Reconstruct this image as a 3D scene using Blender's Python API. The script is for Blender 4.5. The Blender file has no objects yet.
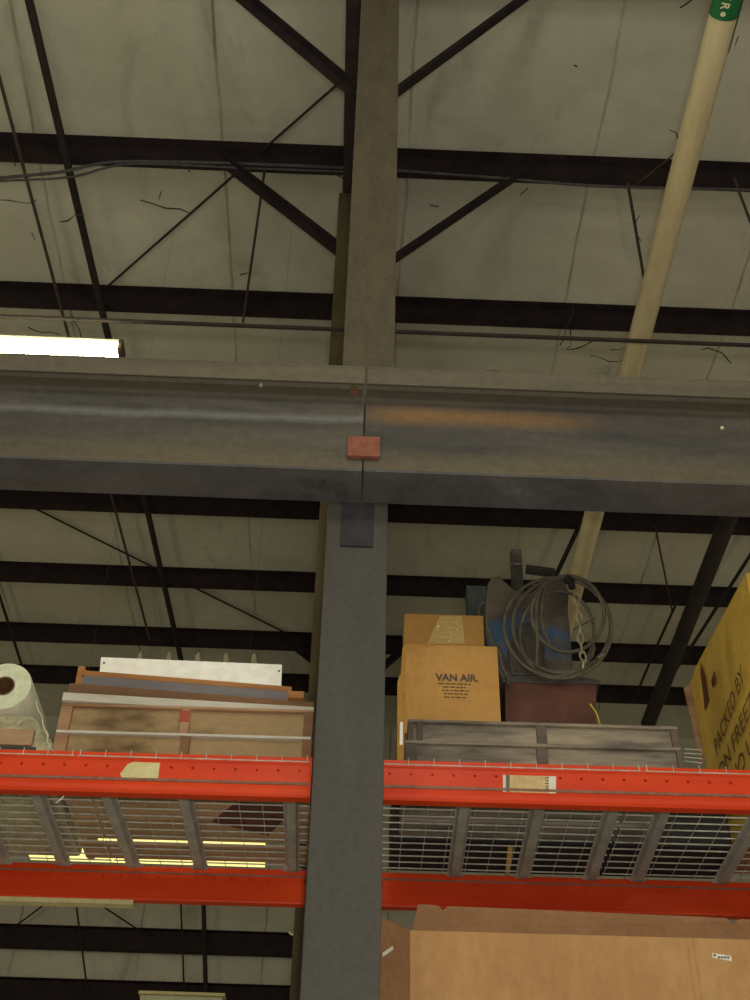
import bpy, math, random
from mathutils import Vector, Matrix
random.seed(7)
PI = math.pi
SC = bpy.context.scene
COL = SC.collection

# ------------------------------------------------------------------ camera
EYE = 1.6
F = 1247.0
YAW, PITCH, ROLL = math.radians(-1.04), math.radians(40.1), math.radians(1.43)
CR = Matrix.Rotation(YAW, 3, 'Z') @ Matrix.Rotation(PI/2 + PITCH, 3, 'X') @ Matrix.Rotation(ROLL, 3, 'Z')
cam_data = bpy.data.cameras.new('camera')
cam = bpy.data.objects.new('camera', cam_data)
COL.objects.link(cam)
cam.matrix_world = Matrix.Translation((0, 0, EYE)) @ CR.to_4x4()
cam_data.sensor_fit = 'VERTICAL'
cam_data.sensor_height = 24
cam_data.lens = F / 1000 * 24
cam_data.clip_start = 0.05
SC.camera = cam
O = Vector((0, 0, EYE))

def ray(px, py):
    return CR @ Vector(((px-375)/F, -(py-500)/F, -1))
def at_y(px, py, Y):
    d = ray(px, py); return O + d*(Y/d.y)
def at_z(px, py, Z):
    d = ray(px, py); return O + d*((Z-EYE)/d.z)
# the pallet rack stands a touch askew to the building
RHO = math.radians(-0.7)
RM = Matrix.Rotation(RHO, 3, 'Z'); RI = RM.inverted()
def rk(px, py, V):            # point in the rack's own frame, at depth V
    d = RI @ ray(px, py); return O + d*(V/d.y)
def rkz(px, py, Z):
    d = RI @ ray(px, py); return O + d*((Z-EYE)/d.z)

# ------------------------------------------------------------------ materials
def lin(c):
    return tuple(((v/255)/12.92 if v/255 <= .04045 else ((v/255+.055)/1.055)**2.4) for v in c) + (1,)

class NT:
    def __init__(s, name):
        s.m = bpy.data.materials.new(name); s.m.use_nodes = True
        s.t = s.m.node_tree; s.n = s.t.nodes; s.l = s.t.links
        s.b = s.n['Principled BSDF']
        s.tc = s.n.new('ShaderNodeTexCoord')
    def mapping(s, scale=(1, 1, 1), loc=(0, 0, 0)):
        mp = s.n.new('ShaderNodeMapping'); mp.inputs['Scale'].default_value = scale
        mp.inputs['Location'].default_value = loc
        s.l.new(s.tc.outputs['Object'], mp.inputs['Vector']); return mp.outputs[0]
    def noise(s, scale, vec=None, detail=6, rough=.6, dist=0):
        n = s.n.new('ShaderNodeTexNoise'); n.inputs['Scale'].default_value = scale
        n.inputs['Detail'].default_value = detail; n.inputs['Roughness'].default_value = rough
        n.inputs['Distortion'].default_value = dist
        if vec is None: vec = s.mapping()
        s.l.new(vec, n.inputs['Vector']); return n.outputs['Fac']
    def ramp(s, fac, stops):
        r = s.n.new('ShaderNodeValToRGB'); e = r.color_ramp.elements
        while len(e) < len(stops): e.new(.5)
        for k, (p, c) in enumerate(stops):
            e[k].position = p
            e[k].color = lin(c) if len(c) == 3 and max(c) > 1 else (c if len(c) == 4 else (*c, 1))
        s.l.new(fac, r.inputs[0]); return r.outputs[0]
    def mix(s, fac, a, b, mode='MIX'):
        m = s.n.new('ShaderNodeMix'); m.data_type = 'RGBA'; m.blend_type = mode
        for sock, v in ((m.inputs[0], fac), (m.inputs[6], a), (m.inputs[7], b)):
            if isinstance(v, (int, float)): sock.default_value = v
            elif isinstance(v, tuple): sock.default_value = v
            else: s.l.new(v, sock)
        return m.outputs[2]
    def math(s, op, a, b=0.0, c=None):
        m = s.n.new('ShaderNodeMath'); m.operation = op
        for k, v in enumerate((a, b) + ((c,) if c is not None else ())):
            if isinstance(v, (int, float)): m.inputs[k].default_value = v
            else: s.l.new(v, m.inputs[k])
        return m.outputs[0]
    def xyz(s):
        x = s.n.new('ShaderNodeSeparateXYZ'); s.l.new(s.tc.outputs['Object'], x.inputs[0]); return x.outputs
    def color(s, c): s.l.new(c, s.b.inputs['Base Color'])
    def bump(s, h, strength=.3, dist=.01):
        b = s.n.new('ShaderNodeBump'); b.inputs['Strength'].default_value = strength
        b.inputs['Distance'].default_value = dist
        s.l.new(h, b.inputs['Height']); s.l.new(b.outputs[0], s.b.inputs['Normal'])

def mat(name, c1, c2=None, scale=6, rough=.7, metal=0, stretch=(1, 1, 1), bump=.2, spec=.3, c3=None, lo=.32, hi=.68):
    t = NT(name); c2 = c2 or tuple(int(v*.75) for v in c1)
    f = t.noise(scale, t.mapping(stretch))
    c = t.ramp(f, [(lo, c2), (hi, c1)] if c3 is None else [(lo, c2), ((lo+hi)/2, c1), (hi, c3)])
    fine = t.noise(scale*9, t.mapping(stretch), 3)
    c = t.mix(.35, c, t.ramp(fine, [(.3, (.55, .55, .55, 1)), (.7, (1.0, 1.0, 1.0, 1))]), 'MULTIPLY')
    t.color(c)
    t.b.inputs['Roughness'].default_value = rough; t.b.inputs['Metallic'].default_value = metal
    t.b.inputs['Specular IOR Level'].default_value = spec
    if bump: t.bump(fine, bump, .004)
    return t.m

def emis(name, c, s):
    t = NT(name); t.b.inputs['Base Color'].default_value = lin(c)
    t.b.inputs['Emission Color'].default_value = lin(c); t.b.inputs['Emission Strength'].default_value = s
    return t.m

# roof insulation facing, seams every 1.65 m along the depth of the building
def insulation(name, x0, vert=False):
    t = NT(name)
    big = t.noise(.45, None, 4); mid = t.noise(2.2, None, 8, .7); dirt = t.noise(1.1, t.mapping((1, .35, .35), (3, 1, 7)), 9, .72, 1.2)
    c = t.ramp(big, [(.3, (182, 180, 162)), (.7, (204, 202, 186))])
    c = t.mix(t.ramp(dirt, [(.57, (0, 0, 0, 1)), (.78, (.5, .5, .5, 1))]), c, lin((92, 80, 58)))
    c = t.mix(.5, c, t.ramp(mid, [(.3, (.74, .74, .72, 1)), (.65, (1., 1., 1., 1))]), 'MULTIPLY')
    x = t.xyz()[0]
    wob = t.math('MULTIPLY', t.noise(.6), .12)
    fr = t.math('FRACT', t.math('DIVIDE', t.math('ADD', t.math('SUBTRACT', x, x0), wob), 1.65))
    d = t.math('ABSOLUTE', t.math('SUBTRACT', fr, .5))
    seam = t.math('LESS_THAN', d, .008)
    seam = t.math('MULTIPLY', seam, t.ramp(t.noise(1.5, t.mapping((1, 1, 1), (9, 2, 4))), [(.35, (.12,)*3+(1,)), (.65, (.6,)*3+(1,))]))
    c = t.mix(seam, c, lin((96, 84, 60)))
    t.color(c); t.b.inputs['Roughness'].default_value = .75; t.b.inputs['Specular IOR Level'].default_value = .15
    t.bump(mid, .5, .05)
    return t.m

M = {}
M['floor'] = mat('concrete', (190, 184, 168), (170, 164, 150), 1.5)
M['purlin'] = mat('dark_primer_steel', (50, 39, 39), (33, 26, 28), 5, .75, 0, (1, 1, 1), .1, .2)
M['rod'] = mat('dark_rod', (52, 44, 38), (36, 30, 28), 8, .8)
M['wire'] = mat('dusty_wire', (84, 74, 62), (60, 52, 46), 12, .8)
M['cable'] = mat('grey_cable', (88, 84, 84), (60, 56, 60), 12, .6)
M['reddish'] = mat('reddish_cable', (90, 52, 44), (60, 36, 34), 12, .7)
M['steel'] = mat('grey_painted_steel', (98, 98, 95), (80, 81, 80), 3, .6, 0, (1, 1, .35), .12, .3)
M['galv'] = mat('galvanised', (186, 184, 170), (150, 148, 138), 10, .45, 0, (1, 1, 1), .05, .5)
M['wiregalv'] = mat('galvanised_wire', (205, 203, 188), (160, 156, 142), 20, .4, 0, (1, 1, 1), 0, .5)
M['clip'] = mat('red_oxide_block', (158, 96, 76), (118, 78, 60), 22, .85)
M['post'] = mat('brown_post', (82, 74, 50), (60, 52, 34), 4, .8, 0, (1, 1, .3))
M['darkplate'] = mat('dark_plate', (56, 56, 58), (44, 44, 47), 12, .7)
M['tan'] = mat('cardboard_tan', (200, 152, 84), (180, 134, 70), 3, .75, 0, (1, 1, 1), .05)
M['tan_dark'] = mat('cardboard_edge', (196, 150, 70), (160, 116, 50), 8, .75)
M['brownboard'] = mat('cardboard_brown', (190, 148, 98), (170, 128, 82), 3, .8, 0, (1, 1, .5), .06)
M['flap'] = mat('cardboard_flap', (150, 110, 76), (132, 96, 64), 4, .8, 0, (1, 1, 1), .06)
M['yellow'] = mat('cardboard_yellow', (232, 194, 92), (214, 172, 72), 3, .7, 0, (1, 1, 1), .05)
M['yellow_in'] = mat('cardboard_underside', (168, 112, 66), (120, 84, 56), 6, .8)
M['ink'] = mat('printing_ink', (132, 100, 50), (108, 82, 44), 30, .8)
M['inkgrey'] = mat('grey_printing_ink', (96, 84, 66), (76, 66, 56), 30, .8)
M['tear'] = mat('torn_board', (120, 72, 52), (92, 52, 38), 20, .9)
M['white'] = mat('white_panel', (255, 254, 244), (255, 252, 240), 2, .5, 0, (1, 1, 1), 0)
M['blackdot'] = mat('screw_hole', (30, 26, 22), (20, 18, 16), 20, .9)
M['woodtan'] = mat('pine_edge', (190, 134, 80), (150, 100, 56), 9, .7, 0, (.12, 1, 1))
M['woodbrown'] = mat('brown_wood', (138, 102, 70), (98, 72, 50), 7, .75, 0, (.15, 1, 1))
M['woodpale'] = mat('pale_pallet_wood', (176, 146, 112), (142, 112, 82), 7, .8, 0, (.15, 1, 1), .3, .2, (196, 150, 112))
M['woodpink'] = mat('pinkish_pallet_wood', (184, 148, 112), (134, 102, 74), 7, .8, 0, (.2, 1, 1))
M['panelbrown'] = mat('packed_sheet', (160, 136, 98), (104, 84, 58), 5, .8, 0, (.5, 1, 1), .2, .2, (166, 140, 104))
M['whitestrip'] = mat('white_foam_strip', (208, 204, 190), (186, 180, 164), 5, .6, 0, (.2, 1, 1))
M['slate'] = mat('slate_board', (128, 123, 124), (106, 101, 102), 5, .6, 0, (.2, 1, 1))
M['greywood'] = mat('weathered_wood', (134, 124, 110), (88, 80, 72), 9, .85, 0, (.3, 1, 1.6), .35, .2, (164, 150, 126))
M['greywood2'] = mat('weathered_shaded_wood', (114, 102, 90), (76, 68, 62), 6, .85, 0, (.12, 1, 1), .35)
M['redpaint'] = mat('red_paint_mark', (178, 66, 50), (160, 92, 68), 14, .7)
M['plyred'] = mat('reddish_plywood', (104, 62, 54), (84, 50, 46), 8, .7)
M['oxide'] = mat('maroon_steel', (106, 66, 50), (78, 50, 40), 8, .7, 0, (1, 1, 1), .15, .3)
M['greygrease'] = mat('greasy_steel', (88, 84, 76), (64, 60, 55), 9, .55, .3)
M['hose'] = mat('dusty_rubber_hose', (112, 104, 86), (76, 71, 60), 16, .65)
M['chain'] = mat('zinc_chain', (190, 180, 148), (140, 130, 100), 30, .4, .4)
M['teal'] = mat('teal_box', (62, 74, 66), (44, 54, 50), 10, .6)
M['brass'] = mat('worn_fitting', (150, 140, 120), (110, 100, 84), 30, .4, .5)
M['tape'] = mat('masking_tape', (222, 212, 160), (206, 192, 134), 14, .7)
M['paper'] = mat('label_paper', (214, 194, 140), (190, 160, 108), 26, .6)
M['paperwhite'] = mat('label_white', (228, 226, 210), (206, 202, 186), 20, .6)
M['pipe'] = mat('cream_pipe', (204, 190, 150), (194, 178, 134), 2.5, .45, 0, (1, .2, 1), .02, .4)
M['green'] = mat('green_label', (34, 112, 58), (26, 92, 48), 8, .6)
M['cream'] = mat('cream_lettering', (220, 216, 178), (206, 200, 160), 30, .6)
M['yellowwire'] = mat('yellow_wire', (206, 196, 60), (180, 166, 40), 30, .6)
M['core'] = mat('cardboard_core', (128, 92, 62), (100, 70, 48), 14, .8)
M['ledge'] = mat('scuffed_ledge', (150, 112, 92), (128, 84, 68), 30, .6, .1)
M['cob'] = mat('cobweb_dust', (84, 74, 58), (62, 54, 44), 20, .95)
M['tube'] = emis('fluorescent_tube', (255, 250, 205), 34)
M['tube2'] = emis('fluorescent_tube_far', (255, 246, 170), 9)
M['dulltag'] = mat('dull_pale_card', (150, 142, 112), (132, 124, 96), 10)
M['dark_fill'] = mat('filler_black', (44, 40, 36), (30, 28, 26), 6, .7)  # black for the added filler behind the crates
M['diffuser'] = emis('lit_diffuser', (255, 240, 150), 1.3)
M['fixture'] = mat('white_enamel', (206, 206, 180), (190, 188, 160), 6, .4)
M['strap'] = mat('grey_bundle', (126, 120, 112), (92, 86, 80), 10, .6)

def m_film():
    t = NT('stretch_film')
    n = t.noise(9, t.mapping((1, .4, 1)), 6)
    t.color(t.ramp(n, [(.3, (206, 206, 172)), (.7, (226, 226, 206))]))
    t.b.inputs['Roughness'].default_value = .28; t.b.inputs['Transmission Weight'].default_value = .12
    t.bump(n, .25, .01); return t.m
M['film'] = m_film()
def m_filmend():
    t = NT('film_roll_end')
    x = t.xyz()
    r = t.math('SQRT', t.math('ADD', t.math('MULTIPLY', x[0], x[0]), t.math('MULTIPLY', x[2], x[2])))
    s = t.math('SINE', t.math('MULTIPLY', r, 700))
    s2 = t.noise(1, t.mapping((30, 30, 30)))
    f = t.math('ADD', t.math('MULTIPLY', s, .12), s2)
    t.color(t.ramp(f, [(.3, (196, 204, 166)), (.7, (228, 232, 204))]))
    t.b.inputs['Roughness'].default_value = .4; return t.m
M['filmend'] = m_filmend()
def m_wrap():
    t = NT('plastic_wrapped_load')
    n = t.noise(5, t.mapping((1, .5, 1.6)), 8, .7, .8)
    t.color(t.ramp(n, [(.28, (96, 94, 76)), (.42, (150, 144, 116)), (.58, (184, 178, 138)), (.75, (214, 210, 182))]))
    t.b.inputs['Roughness'].default_value = .22; t.b.inputs['Specular IOR Level'].default_value = .6
    t.bump(t.noise(14, None, 4), .7, .02); return t.m
M['wrap'] = m_wrap()

def m_girder(name, seed, rust):
    t = NT(name); x, y, z = t.xyz()
    streak = t.noise(1.6, t.mapping((.35, 1, 3.0), (seed, 0, 0)), 8, .65, .5)
    fine = t.noise(22, t.mapping((1, 1, 1), (seed, 3, 1)), 6, .7)
    c = t.ramp(streak, [(.32, (60, 60, 62)), (.50, (80, 77, 72)), (.64, (94, 90, 80)), (.80, (112, 110, 106))])
    # dirty dust towards the lower half of the web, dust lying on the cap edge
    low = t.ramp(t.math('ADD', z, t.math('MULTIPLY', t.noise(1.2, t.mapping((.6, 1, 1), (seed, 5, 2))), .16)),
                 [(.14, (1, 1, 1, 1)), (.34, (0, 0, 0, 1))])
    c = t.mix(t.math('MULTIPLY', low, .8), c, lin((118, 108, 82)))
    hi = t.ramp(t.math('ADD', z, t.math('MULTIPLY', t.noise(3, t.mapping((.6, 1, 1), (seed, 8, 2))), .03)), [(.515, (0, 0, 0, 1)), (.545, (1, 1, 1, 1))])
    c = t.mix(t.math('MULTIPLY', hi, .45), c, lin((124, 114, 92)))
    if rust:
        zc = t.math('ABSOLUTE', t.math('SUBTRACT', z, .435))
        band = t.ramp(t.math('ADD', zc, t.math('MULTIPLY', t.noise(2.5, t.mapping((.5, 1, 2.2), (4, 0, 0)), 6), .10)), [(.06, (1, 1, 1, 1)), (.125, (0, 0, 0, 1))])
        xf = t.ramp(t.math('MULTIPLY', x, .55), [(.0, (.35,)*3+(1,)), (.1, (1, 1, 1, 1)), (.45, (.7,)*3+(1,)), (.62, (.1,)*3+(1,))])
        c = t.mix(t.math('MULTIPLY', t.math('MULTIPLY', band, xf), .85), c, lin((138, 104, 62)))
    else:
        zc = t.math('ABSOLUTE', t.math('SUBTRACT', t.math('ADD', z, t.math('MULTIPLY', t.noise(.9, t.mapping((.8, 1, .2), (2, 0, 0)), 3), .14)), .46))
        band = t.ramp(zc, [(.0, (1, 1, 1, 1)), (.035, (0, 0, 0, 1))])
        c = t.mix(t.math('MULTIPLY', band, .4), c, lin((150, 150, 150)))
    c = t.mix(.6, c, t.ramp(fine, [(.3, (.62, .62, .62, 1)), (.7, (1.08, 1.08, 1.06, 1))]), 'MULTIPLY')
    t.color(c); t.b.inputs['Roughness'].default_value = .7; t.b.inputs['Specular IOR Level'].default_value = .25
    t.bump(fine, .3, .004); return t.m
M['girder_a'] = m_girder('dirty_girder_steel', 1.3, False)
M['girder_b'] = m_girder('rusty_girder_steel', 6.1, True)

def m_flange():  # mottled dark blue-grey tone for the bottom flange
    t = NT('mottled_flange_steel')
    n = t.noise(3, t.mapping((.8, 1, 1)), 9, .75, .6); g = t.noise(1.2, t.mapping((.6, 3, 1), (5, 0, 0)), 5)
    c = t.ramp(n, [(.30, (40, 39, 40)), (.42, (70, 71, 74)), (.62, (88, 89, 90)), (.78, (128, 126, 120))])
    c = t.mix(t.ramp(g, [(.4, (0, 0, 0, 1)), (.7, (.5,)*3+(1,))]), c, lin((92, 84, 68)))
    t.color(c); t.b.inputs['Roughness'].default_value = .7; t.b.inputs['Specular IOR Level'].default_value = .25; t.bump(n, .3, .004)
    return t.m
M['girder_c'] = m_flange()
def m_column():
    t = NT('column_steel'); x, y, z = t.xyz()
    n = t.noise(2.2, t.mapping((1.5, 1, .4)), 7, .65); f = t.noise(40, None, 4)
    c = t.ramp(n, [(.3, (68, 66, 61)), (.7, (80, 78, 71))])
    up = t.ramp(t.math('DIVIDE', z, 8.0), [(.655, (0, 0, 0, 1)), (.70, (1, 1, 1, 1))])
    brown = t.ramp(t.noise(5, t.mapping((1.6, 1, .6)), 8, .7), [(.3, (78, 71, 57)), (.55, (90, 82, 66)), (.75, (100, 88, 64))])
    c = t.mix(up, c, brown)
    c = t.mix(.45, c, t.ramp(f, [(.35, (.66,)*3+(1,)), (.65, (1.05,)*3+(1,))]), 'MULTIPLY')
    t.color(c); t.b.inputs['Roughness'].default_value = .65; t.b.inputs['Specular IOR Level'].default_value = .25
    return t.m
M['column'] = m_column()

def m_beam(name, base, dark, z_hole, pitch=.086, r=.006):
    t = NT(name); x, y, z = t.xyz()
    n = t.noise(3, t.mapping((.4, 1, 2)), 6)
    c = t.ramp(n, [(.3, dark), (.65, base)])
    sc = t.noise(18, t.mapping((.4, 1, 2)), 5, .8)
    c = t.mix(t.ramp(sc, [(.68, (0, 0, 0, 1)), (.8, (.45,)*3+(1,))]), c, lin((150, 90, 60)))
    t.color(c)
    t.b.inputs['Roughness'].default_value = .42; t.b.inputs['Specular IOR Level'].default_value = .22
    fx = t.math('MULTIPLY', t.math('SUBTRACT', t.math('FRACT', t.math('DIVIDE', x, pitch)), .5), pitch)
    dz = t.math('SUBTRACT', z, z_hole)
    rr = t.math('SQRT', t.math('ADD', t.math('MULTIPLY', fx, fx), t.math('MULTIPLY', dz, dz)))
    hole = t.math('LESS_THAN', rr, r)
    tr = t.n.new('ShaderNodeBsdfTransparent'); ms = t.n.new('ShaderNodeMixShader')
    t.l.new(hole, ms.inputs[0]); t.l.new(t.b.outputs[0], ms.inputs[1]); t.l.new(tr.outputs[0], ms.inputs[2])
    t.l.new(ms.outputs[0], t.n['Material Output'].inputs['Surface'])
    return t.m
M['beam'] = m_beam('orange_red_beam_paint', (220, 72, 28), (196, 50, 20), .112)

def m_blue():
    t = NT('worn_blue_paint'); x, y, z = t.xyz()
    n = t.noise(7, t.mapping((1, 1, 2.6), (2, 0, 0)), 7, .6, .6); n2 = t.noise(5, None, 6)
    c = t.mix(t.ramp(t.math('SUBTRACT', n, t.math('MULTIPLY', t.math('ABSOLUTE', t.math('SUBTRACT', z, .66)), 1.3)), [(.34, (0, 0, 0, 1)), (.50, (.85, .85, .85, 1))]), t.ramp(n2, [(.35, (62, 56, 49)), (.6, (98, 90, 78))]), lin((44, 76, 106)))
    t.color(c); t.b.inputs['Roughness'].default_value = .5; t.bump(t.noise(30), .2, .004); return t.m
M['blue'] = m_blue()

# ------------------------------------------------------------------ mesh helpers
class MB:
    def __init__(s): s.v = []; s.f = []; s.sm = False
    def poly(s, vs, fs):
        o = len(s.v); s.v += [tuple(v) for v in vs]; s.f += [tuple(i+o for i in f) for f in fs]; return s
    def box(s, x0, x1, y0, y1, z0, z1):
        return s.poly([(x0,y0,z0),(x1,y0,z0),(x1,y1,z0),(x0,y1,z0),(x0,y0,z1),(x1,y0,z1),(x1,y1,z1),(x0,y1,z1)],
                      [(0,3,2,1),(4,5,6,7),(0,1,5,4),(1,2,6,5),(2,3,7,6),(3,0,4,7)])
    def prism(s, pts, a, b, axis='y'):     # outline pts (u, w) extruded from a to b along axis
        def P(u, w, t): return (u, t, w) if axis == 'y' else ((t, u, w) if axis == 'x' else (u, w, t))
        n = len(pts)
        return s.poly([P(u, w, a) for u, w in pts] + [P(u, w, b) for u, w in pts],
                      [tuple(range(n)), tuple(range(2*n-1, n-1, -1))] + [(i, i+n, (i+1) % n+n, (i+1) % n) for i in range(n)])
    def tube(s, pts, r, seg=10, closed=False, cap=True):
        pts = [Vector(p) for p in pts]; n = len(pts)
        rs = r if isinstance(r, (list, tuple)) else [r]*n
        ref = None; rings = []
        for i, p in enumerate(pts):
            if closed: d = pts[(i+1) % n]-pts[i-1]
            else: d = pts[min(i+1, n-1)]-pts[max(i-1, 0)]
            d.normalize()
            if ref is None:
                ref = Vector((0, 0, 1)) if abs(d.z) < .9 else Vector((1, 0, 0))
            a = (ref - d*ref.dot(d)).normalized(); ref = a; b = d.cross(a)
            rings.append([p + (a*math.cos(2*PI*k/seg) + b*math.sin(2*PI*k/seg))*rs[i] for k in range(seg)])
        vs = [v for rg in rings for v in rg]; fs = []
        for i in range(n if closed else n-1):
            j = (i+1) % n
            for k in range(seg):
                fs.append((i*seg+k, i*seg+(k+1) % seg, j*seg+(k+1) % seg, j*seg+k))
        if cap and not closed:
            fs.append(tuple(range(seg-1, -1, -1))); fs.append(tuple((n-1)*seg+k for k in range(seg)))
        s.sm = True
        return s.poly(vs, fs)
    def build(s, name, m, parent=None, loc=None, rotz=0, bevel=0, smooth=None):
        me = bpy.data.meshes.new(name)
        off = Vector(loc) if loc is not None else Vector((0, 0, 0))
        me.from_pydata([tuple(Vector(v)-off) for v in s.v], [], s.f); me.update()
        import bmesh
        b = bmesh.new(); b.from_mesh(me); bmesh.ops.recalc_face_normals(b, faces=b.faces); b.to_mesh(me); b.free()
        for mm in (m if isinstance(m, list) else [m]): me.materials.append(mm)
        o = bpy.data.objects.new(name, me); COL.objects.link(o)
        if parent is not None: o.parent = parent
        if loc is not None: o.location = loc
        if bevel:
            bv = o.modifiers.new('bevel', 'BEVEL'); bv.width = bevel; bv.segments = 2; bv.limit_method = 'ANGLE'
        if s.sm if smooth is None else smooth:
            for p in me.polygons: p.use_smooth = True
            try: me.set_sharp_from_angle(angle=math.radians(40))
            except Exception: pass
        return o

def tag(o, label, cat, group=None, kind=None):
    o['label'] = label; o['category'] = cat
    if group: o['group'] = group
    if kind: o['kind'] = kind
    return o
def structure(o): o['kind'] = 'structure'; return o
def thing(name, loc, label, cat, group=None, rotz=0):
    o = bpy.data.objects.new(name, None); COL.objects.link(o)
    o.location = loc; o.rotation_euler = (0, 0, rotz); o.empty_display_size = .1
    return tag(o, label, cat, group)
def local(o):               # rack frame things: parts are written in rack coordinates, the Empty carries the rack's turn
    return o
def rthing(name, p, label, cat, group=None):
    """Empty standing at rack-frame point p"""
    o = thing(name, RM @ Vector(p), label, cat, group, RHO)
    o['_p'] = 0; del o['_p']
    return o, Vector(p)
def rpart(mb, name, m, root, org, bevel=0, smooth=None):
    mb.v = [tuple(Vector(v)-org) for v in mb.v]
    return mb.build(name, m, root, None, 0, bevel, smooth)
def single(mb, name, m, org, label, cat, group=None, rack=True, bevel=0, smooth=None, kind=None):
    mb.v = [tuple(Vector(v)-Vector(org)) for v in mb.v]
    o = mb.build(name, m, None, None, 0, bevel, smooth)
    o.location = (RM @ Vector(org)) if rack else org
    if rack: o.rotation_euler = (0, 0, RHO)
    return tag(o, label, cat, group, kind)

# ------------------------------------------------------------------ building shell
ROOF = EYE + 9.5; PB = ROOF - .20          # roof facing, bottom of purlins
WALL = 16.6
xs0 = at_z(408, 0, ROOF).x
b = MB(); b.box(-14, 14, -8, WALL+.3, ROOF, ROOF+.12); structure(b.build('ceiling', insulation('roof_insulation', xs0-.825+.14)))
b = MB(); b.box(-14, 14, WALL, WALL+.2, 0, ROOF); structure(b.build('wall_back', insulation('wall_insulation', xs0-.4)))
b = MB(); b.box(-14, 14, -8, WALL+.3, -.1, 0); structure(b.build('floor', M['floor']))

purl_names = ['purlin just above the top of the frame over the upper braces',
              'highest purlin in view, carrying the sagging cables',
              'second purlin from the top, just over the thin conduit',
              'purlin hidden right behind the big girder',
              'purlin whose lower edge shows right under the girder',
              'purlin crossing behind the top of the blue machine',
              'purlin level with the white board, tied by short braces',
              'lowest purlin, running just above the stacked goods']
ybot = [None, 177, 322, None, 522, 595, 654, 695]
PD = []
for i, yb in enumerate(ybot):
    if yb is None: PD.append(None)
    else: PD.append(at_z(375, yb, PB).y - .09)
PD[0] = 4.70; PD[3] = (PD[2]+PD[4])/2
def purlin(Y, z0, z1, name, label, group, x0=-13, x1=13):
    b = MB()
    b.box(x0, x1, Y, Y+.006, z0, z1); b.box(x0, x1, Y+.006, Y+.09, z0, z0+.006); b.box(x0, x1, Y-.084, Y, z1-.006, z1)
    b.box(x0, x1, Y+.084, Y+.09, z0+.006, z0+.025)
    return single(b, name, M['purlin'], (0, Y, z0), label, name.split('_')[-1], group, rack=False)
for Y, lab in zip(PD, purl_names):
    purlin(Y, PB, ROOF-.002, 'roof_purlin', 'dark steel ' + lab, 'dark purlins under the roof')
for yb, lab in ((954, 'dark wall girt seen under the red shelf, upper of two'), (1008, 'dark wall girt at the bottom edge below the shelf')):
    p = at_y(150, yb-3, WALL-.15)
    purlin(WALL-.16, p.z, p.z+.27, 'wall_girt', lab, 'girts on the far wall')

# rafter with bottom flange, above and behind the column
RB = EYE + 8.15
pa = at_z(367, 92, RB); pb = at_z(353, 600, RB)
def rafx(Y): return 0.5*(at_z(366, 92, RB).x + at_z(359, 258, RB).x)
rx = rafx(0)
root = thing('roof_rafter', (rx, 6, RB), 'deep steel rafter running back under the purlins behind the column', 'rafter')
def wpart(b, name, m, root, **k):
    o = Vector(root.location); b.v = [tuple(Vector(v)-o) for v in b.v]
    return b.build(name, m, root, **k)
b = MB(); b.box(rx-.15, rx+.15, -7, WALL-.2, RB, RB+.015); wpart(b, 'bottom_flange', M['purlin'], root)
b = MB(); b.box(rx-.006, rx+.006, -7, WALL-.2, RB+.015, PB-.012); wpart(b, 'web', M['purlin'], root)
b = MB(); b.box(rx-.13, rx+.13, -7, WALL-.2, PB-.012, PB); wpart(b, 'top_flange', M['purlin'], root)

# flange braces: angle bars from rafter flange up to the purlins
def brace(a, c, w, lab):
    a = Vector(a); c = Vector(c)
    if a.z < PB: a = a + (a-c)*((PB-a.z)/(a.z-c.z))     # reaches the purlin
    d = (c-a).normalized()
    up = Vector((0, -1, 0)); s_ = d.cross(up).normalized(); t_ = up
    b = MB()
    def bar(o, u, v, wu, wv):
        vs = []
        for p in (a, c):
            for (i, j) in ((0, 0), (1, 0), (1, 1), (0, 1)):
                vs.append(p + o + u*wu*i + v*wv*j)
        b.poly(vs, [(0, 1, 2, 3), (7, 6, 5, 4), (0, 4, 5, 1), (1, 5, 6, 2), (2, 6, 7, 3), (3, 7, 4, 0)])
    bar(-s_*w/2, s_, t_, w, .008)
    bar(-s_*w/2, s_, t_, .008, w*.8)
    return single(b, 'flange_brace', M['purlin'], tuple(a), lab, 'brace', 'angle braces from purlins to rafter', rack=False)
Y0 = 4.80
brace(at_y(236, -5, Y0), at_y(354, 95, Y0), .09, 'dark angle brace slanting in from the top edge, left of column')
brace(at_y(530, -6, Y0), at_y(393, 95, Y0), .09, 'dark angle brace slanting in from the top edge, right of column')
Y1 = PD[1]-.02
brace(at_y(232, 170, Y1), at_y(348, 260, Y1), .09, 'dark angle brace below the cable purlin, left of column')
brace(at_y(512, 179, Y1), at_y(390, 262, Y1), .09, 'dark angle brace below the cable purlin, right of column')
Y2 = PD[6]-.02
brace(at_y(294, 646, Y2), at_y(330, 674, Y2), .11, 'short dark brace between the white board and the column')
brace(at_y(408, 646, Y2), at_y(372, 676, Y2), .11, 'short dark brace between column and the plain carton flap')

# rear brown post, behind the rack
PY = 5.95
pl = at_y(320, 505, PY); pr = at_y(350, 505, PY)
root = thing('rear_post', ((pl.x+pr.x)/2, PY, 0), 'narrow brown steel post standing behind the grey column, its edge showing', 'post')
b = MB(); b.box(pl.x, pr.x, PY, PY+.012, 0, RB); wpart(b, 'front_flange', M['post'], root)
b = MB(); b.box((pl.x+pr.x)/2-.006, (pl.x+pr.x)/2+.006, PY+.012, PY+.2, 0, RB); wpart(b, 'web', M['post'], root)
b = MB(); b.box(pl.x, pr.x, PY+.2, PY+.212, 0, RB); wpart(b, 'rear_flange', M['post'], root)

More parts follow.
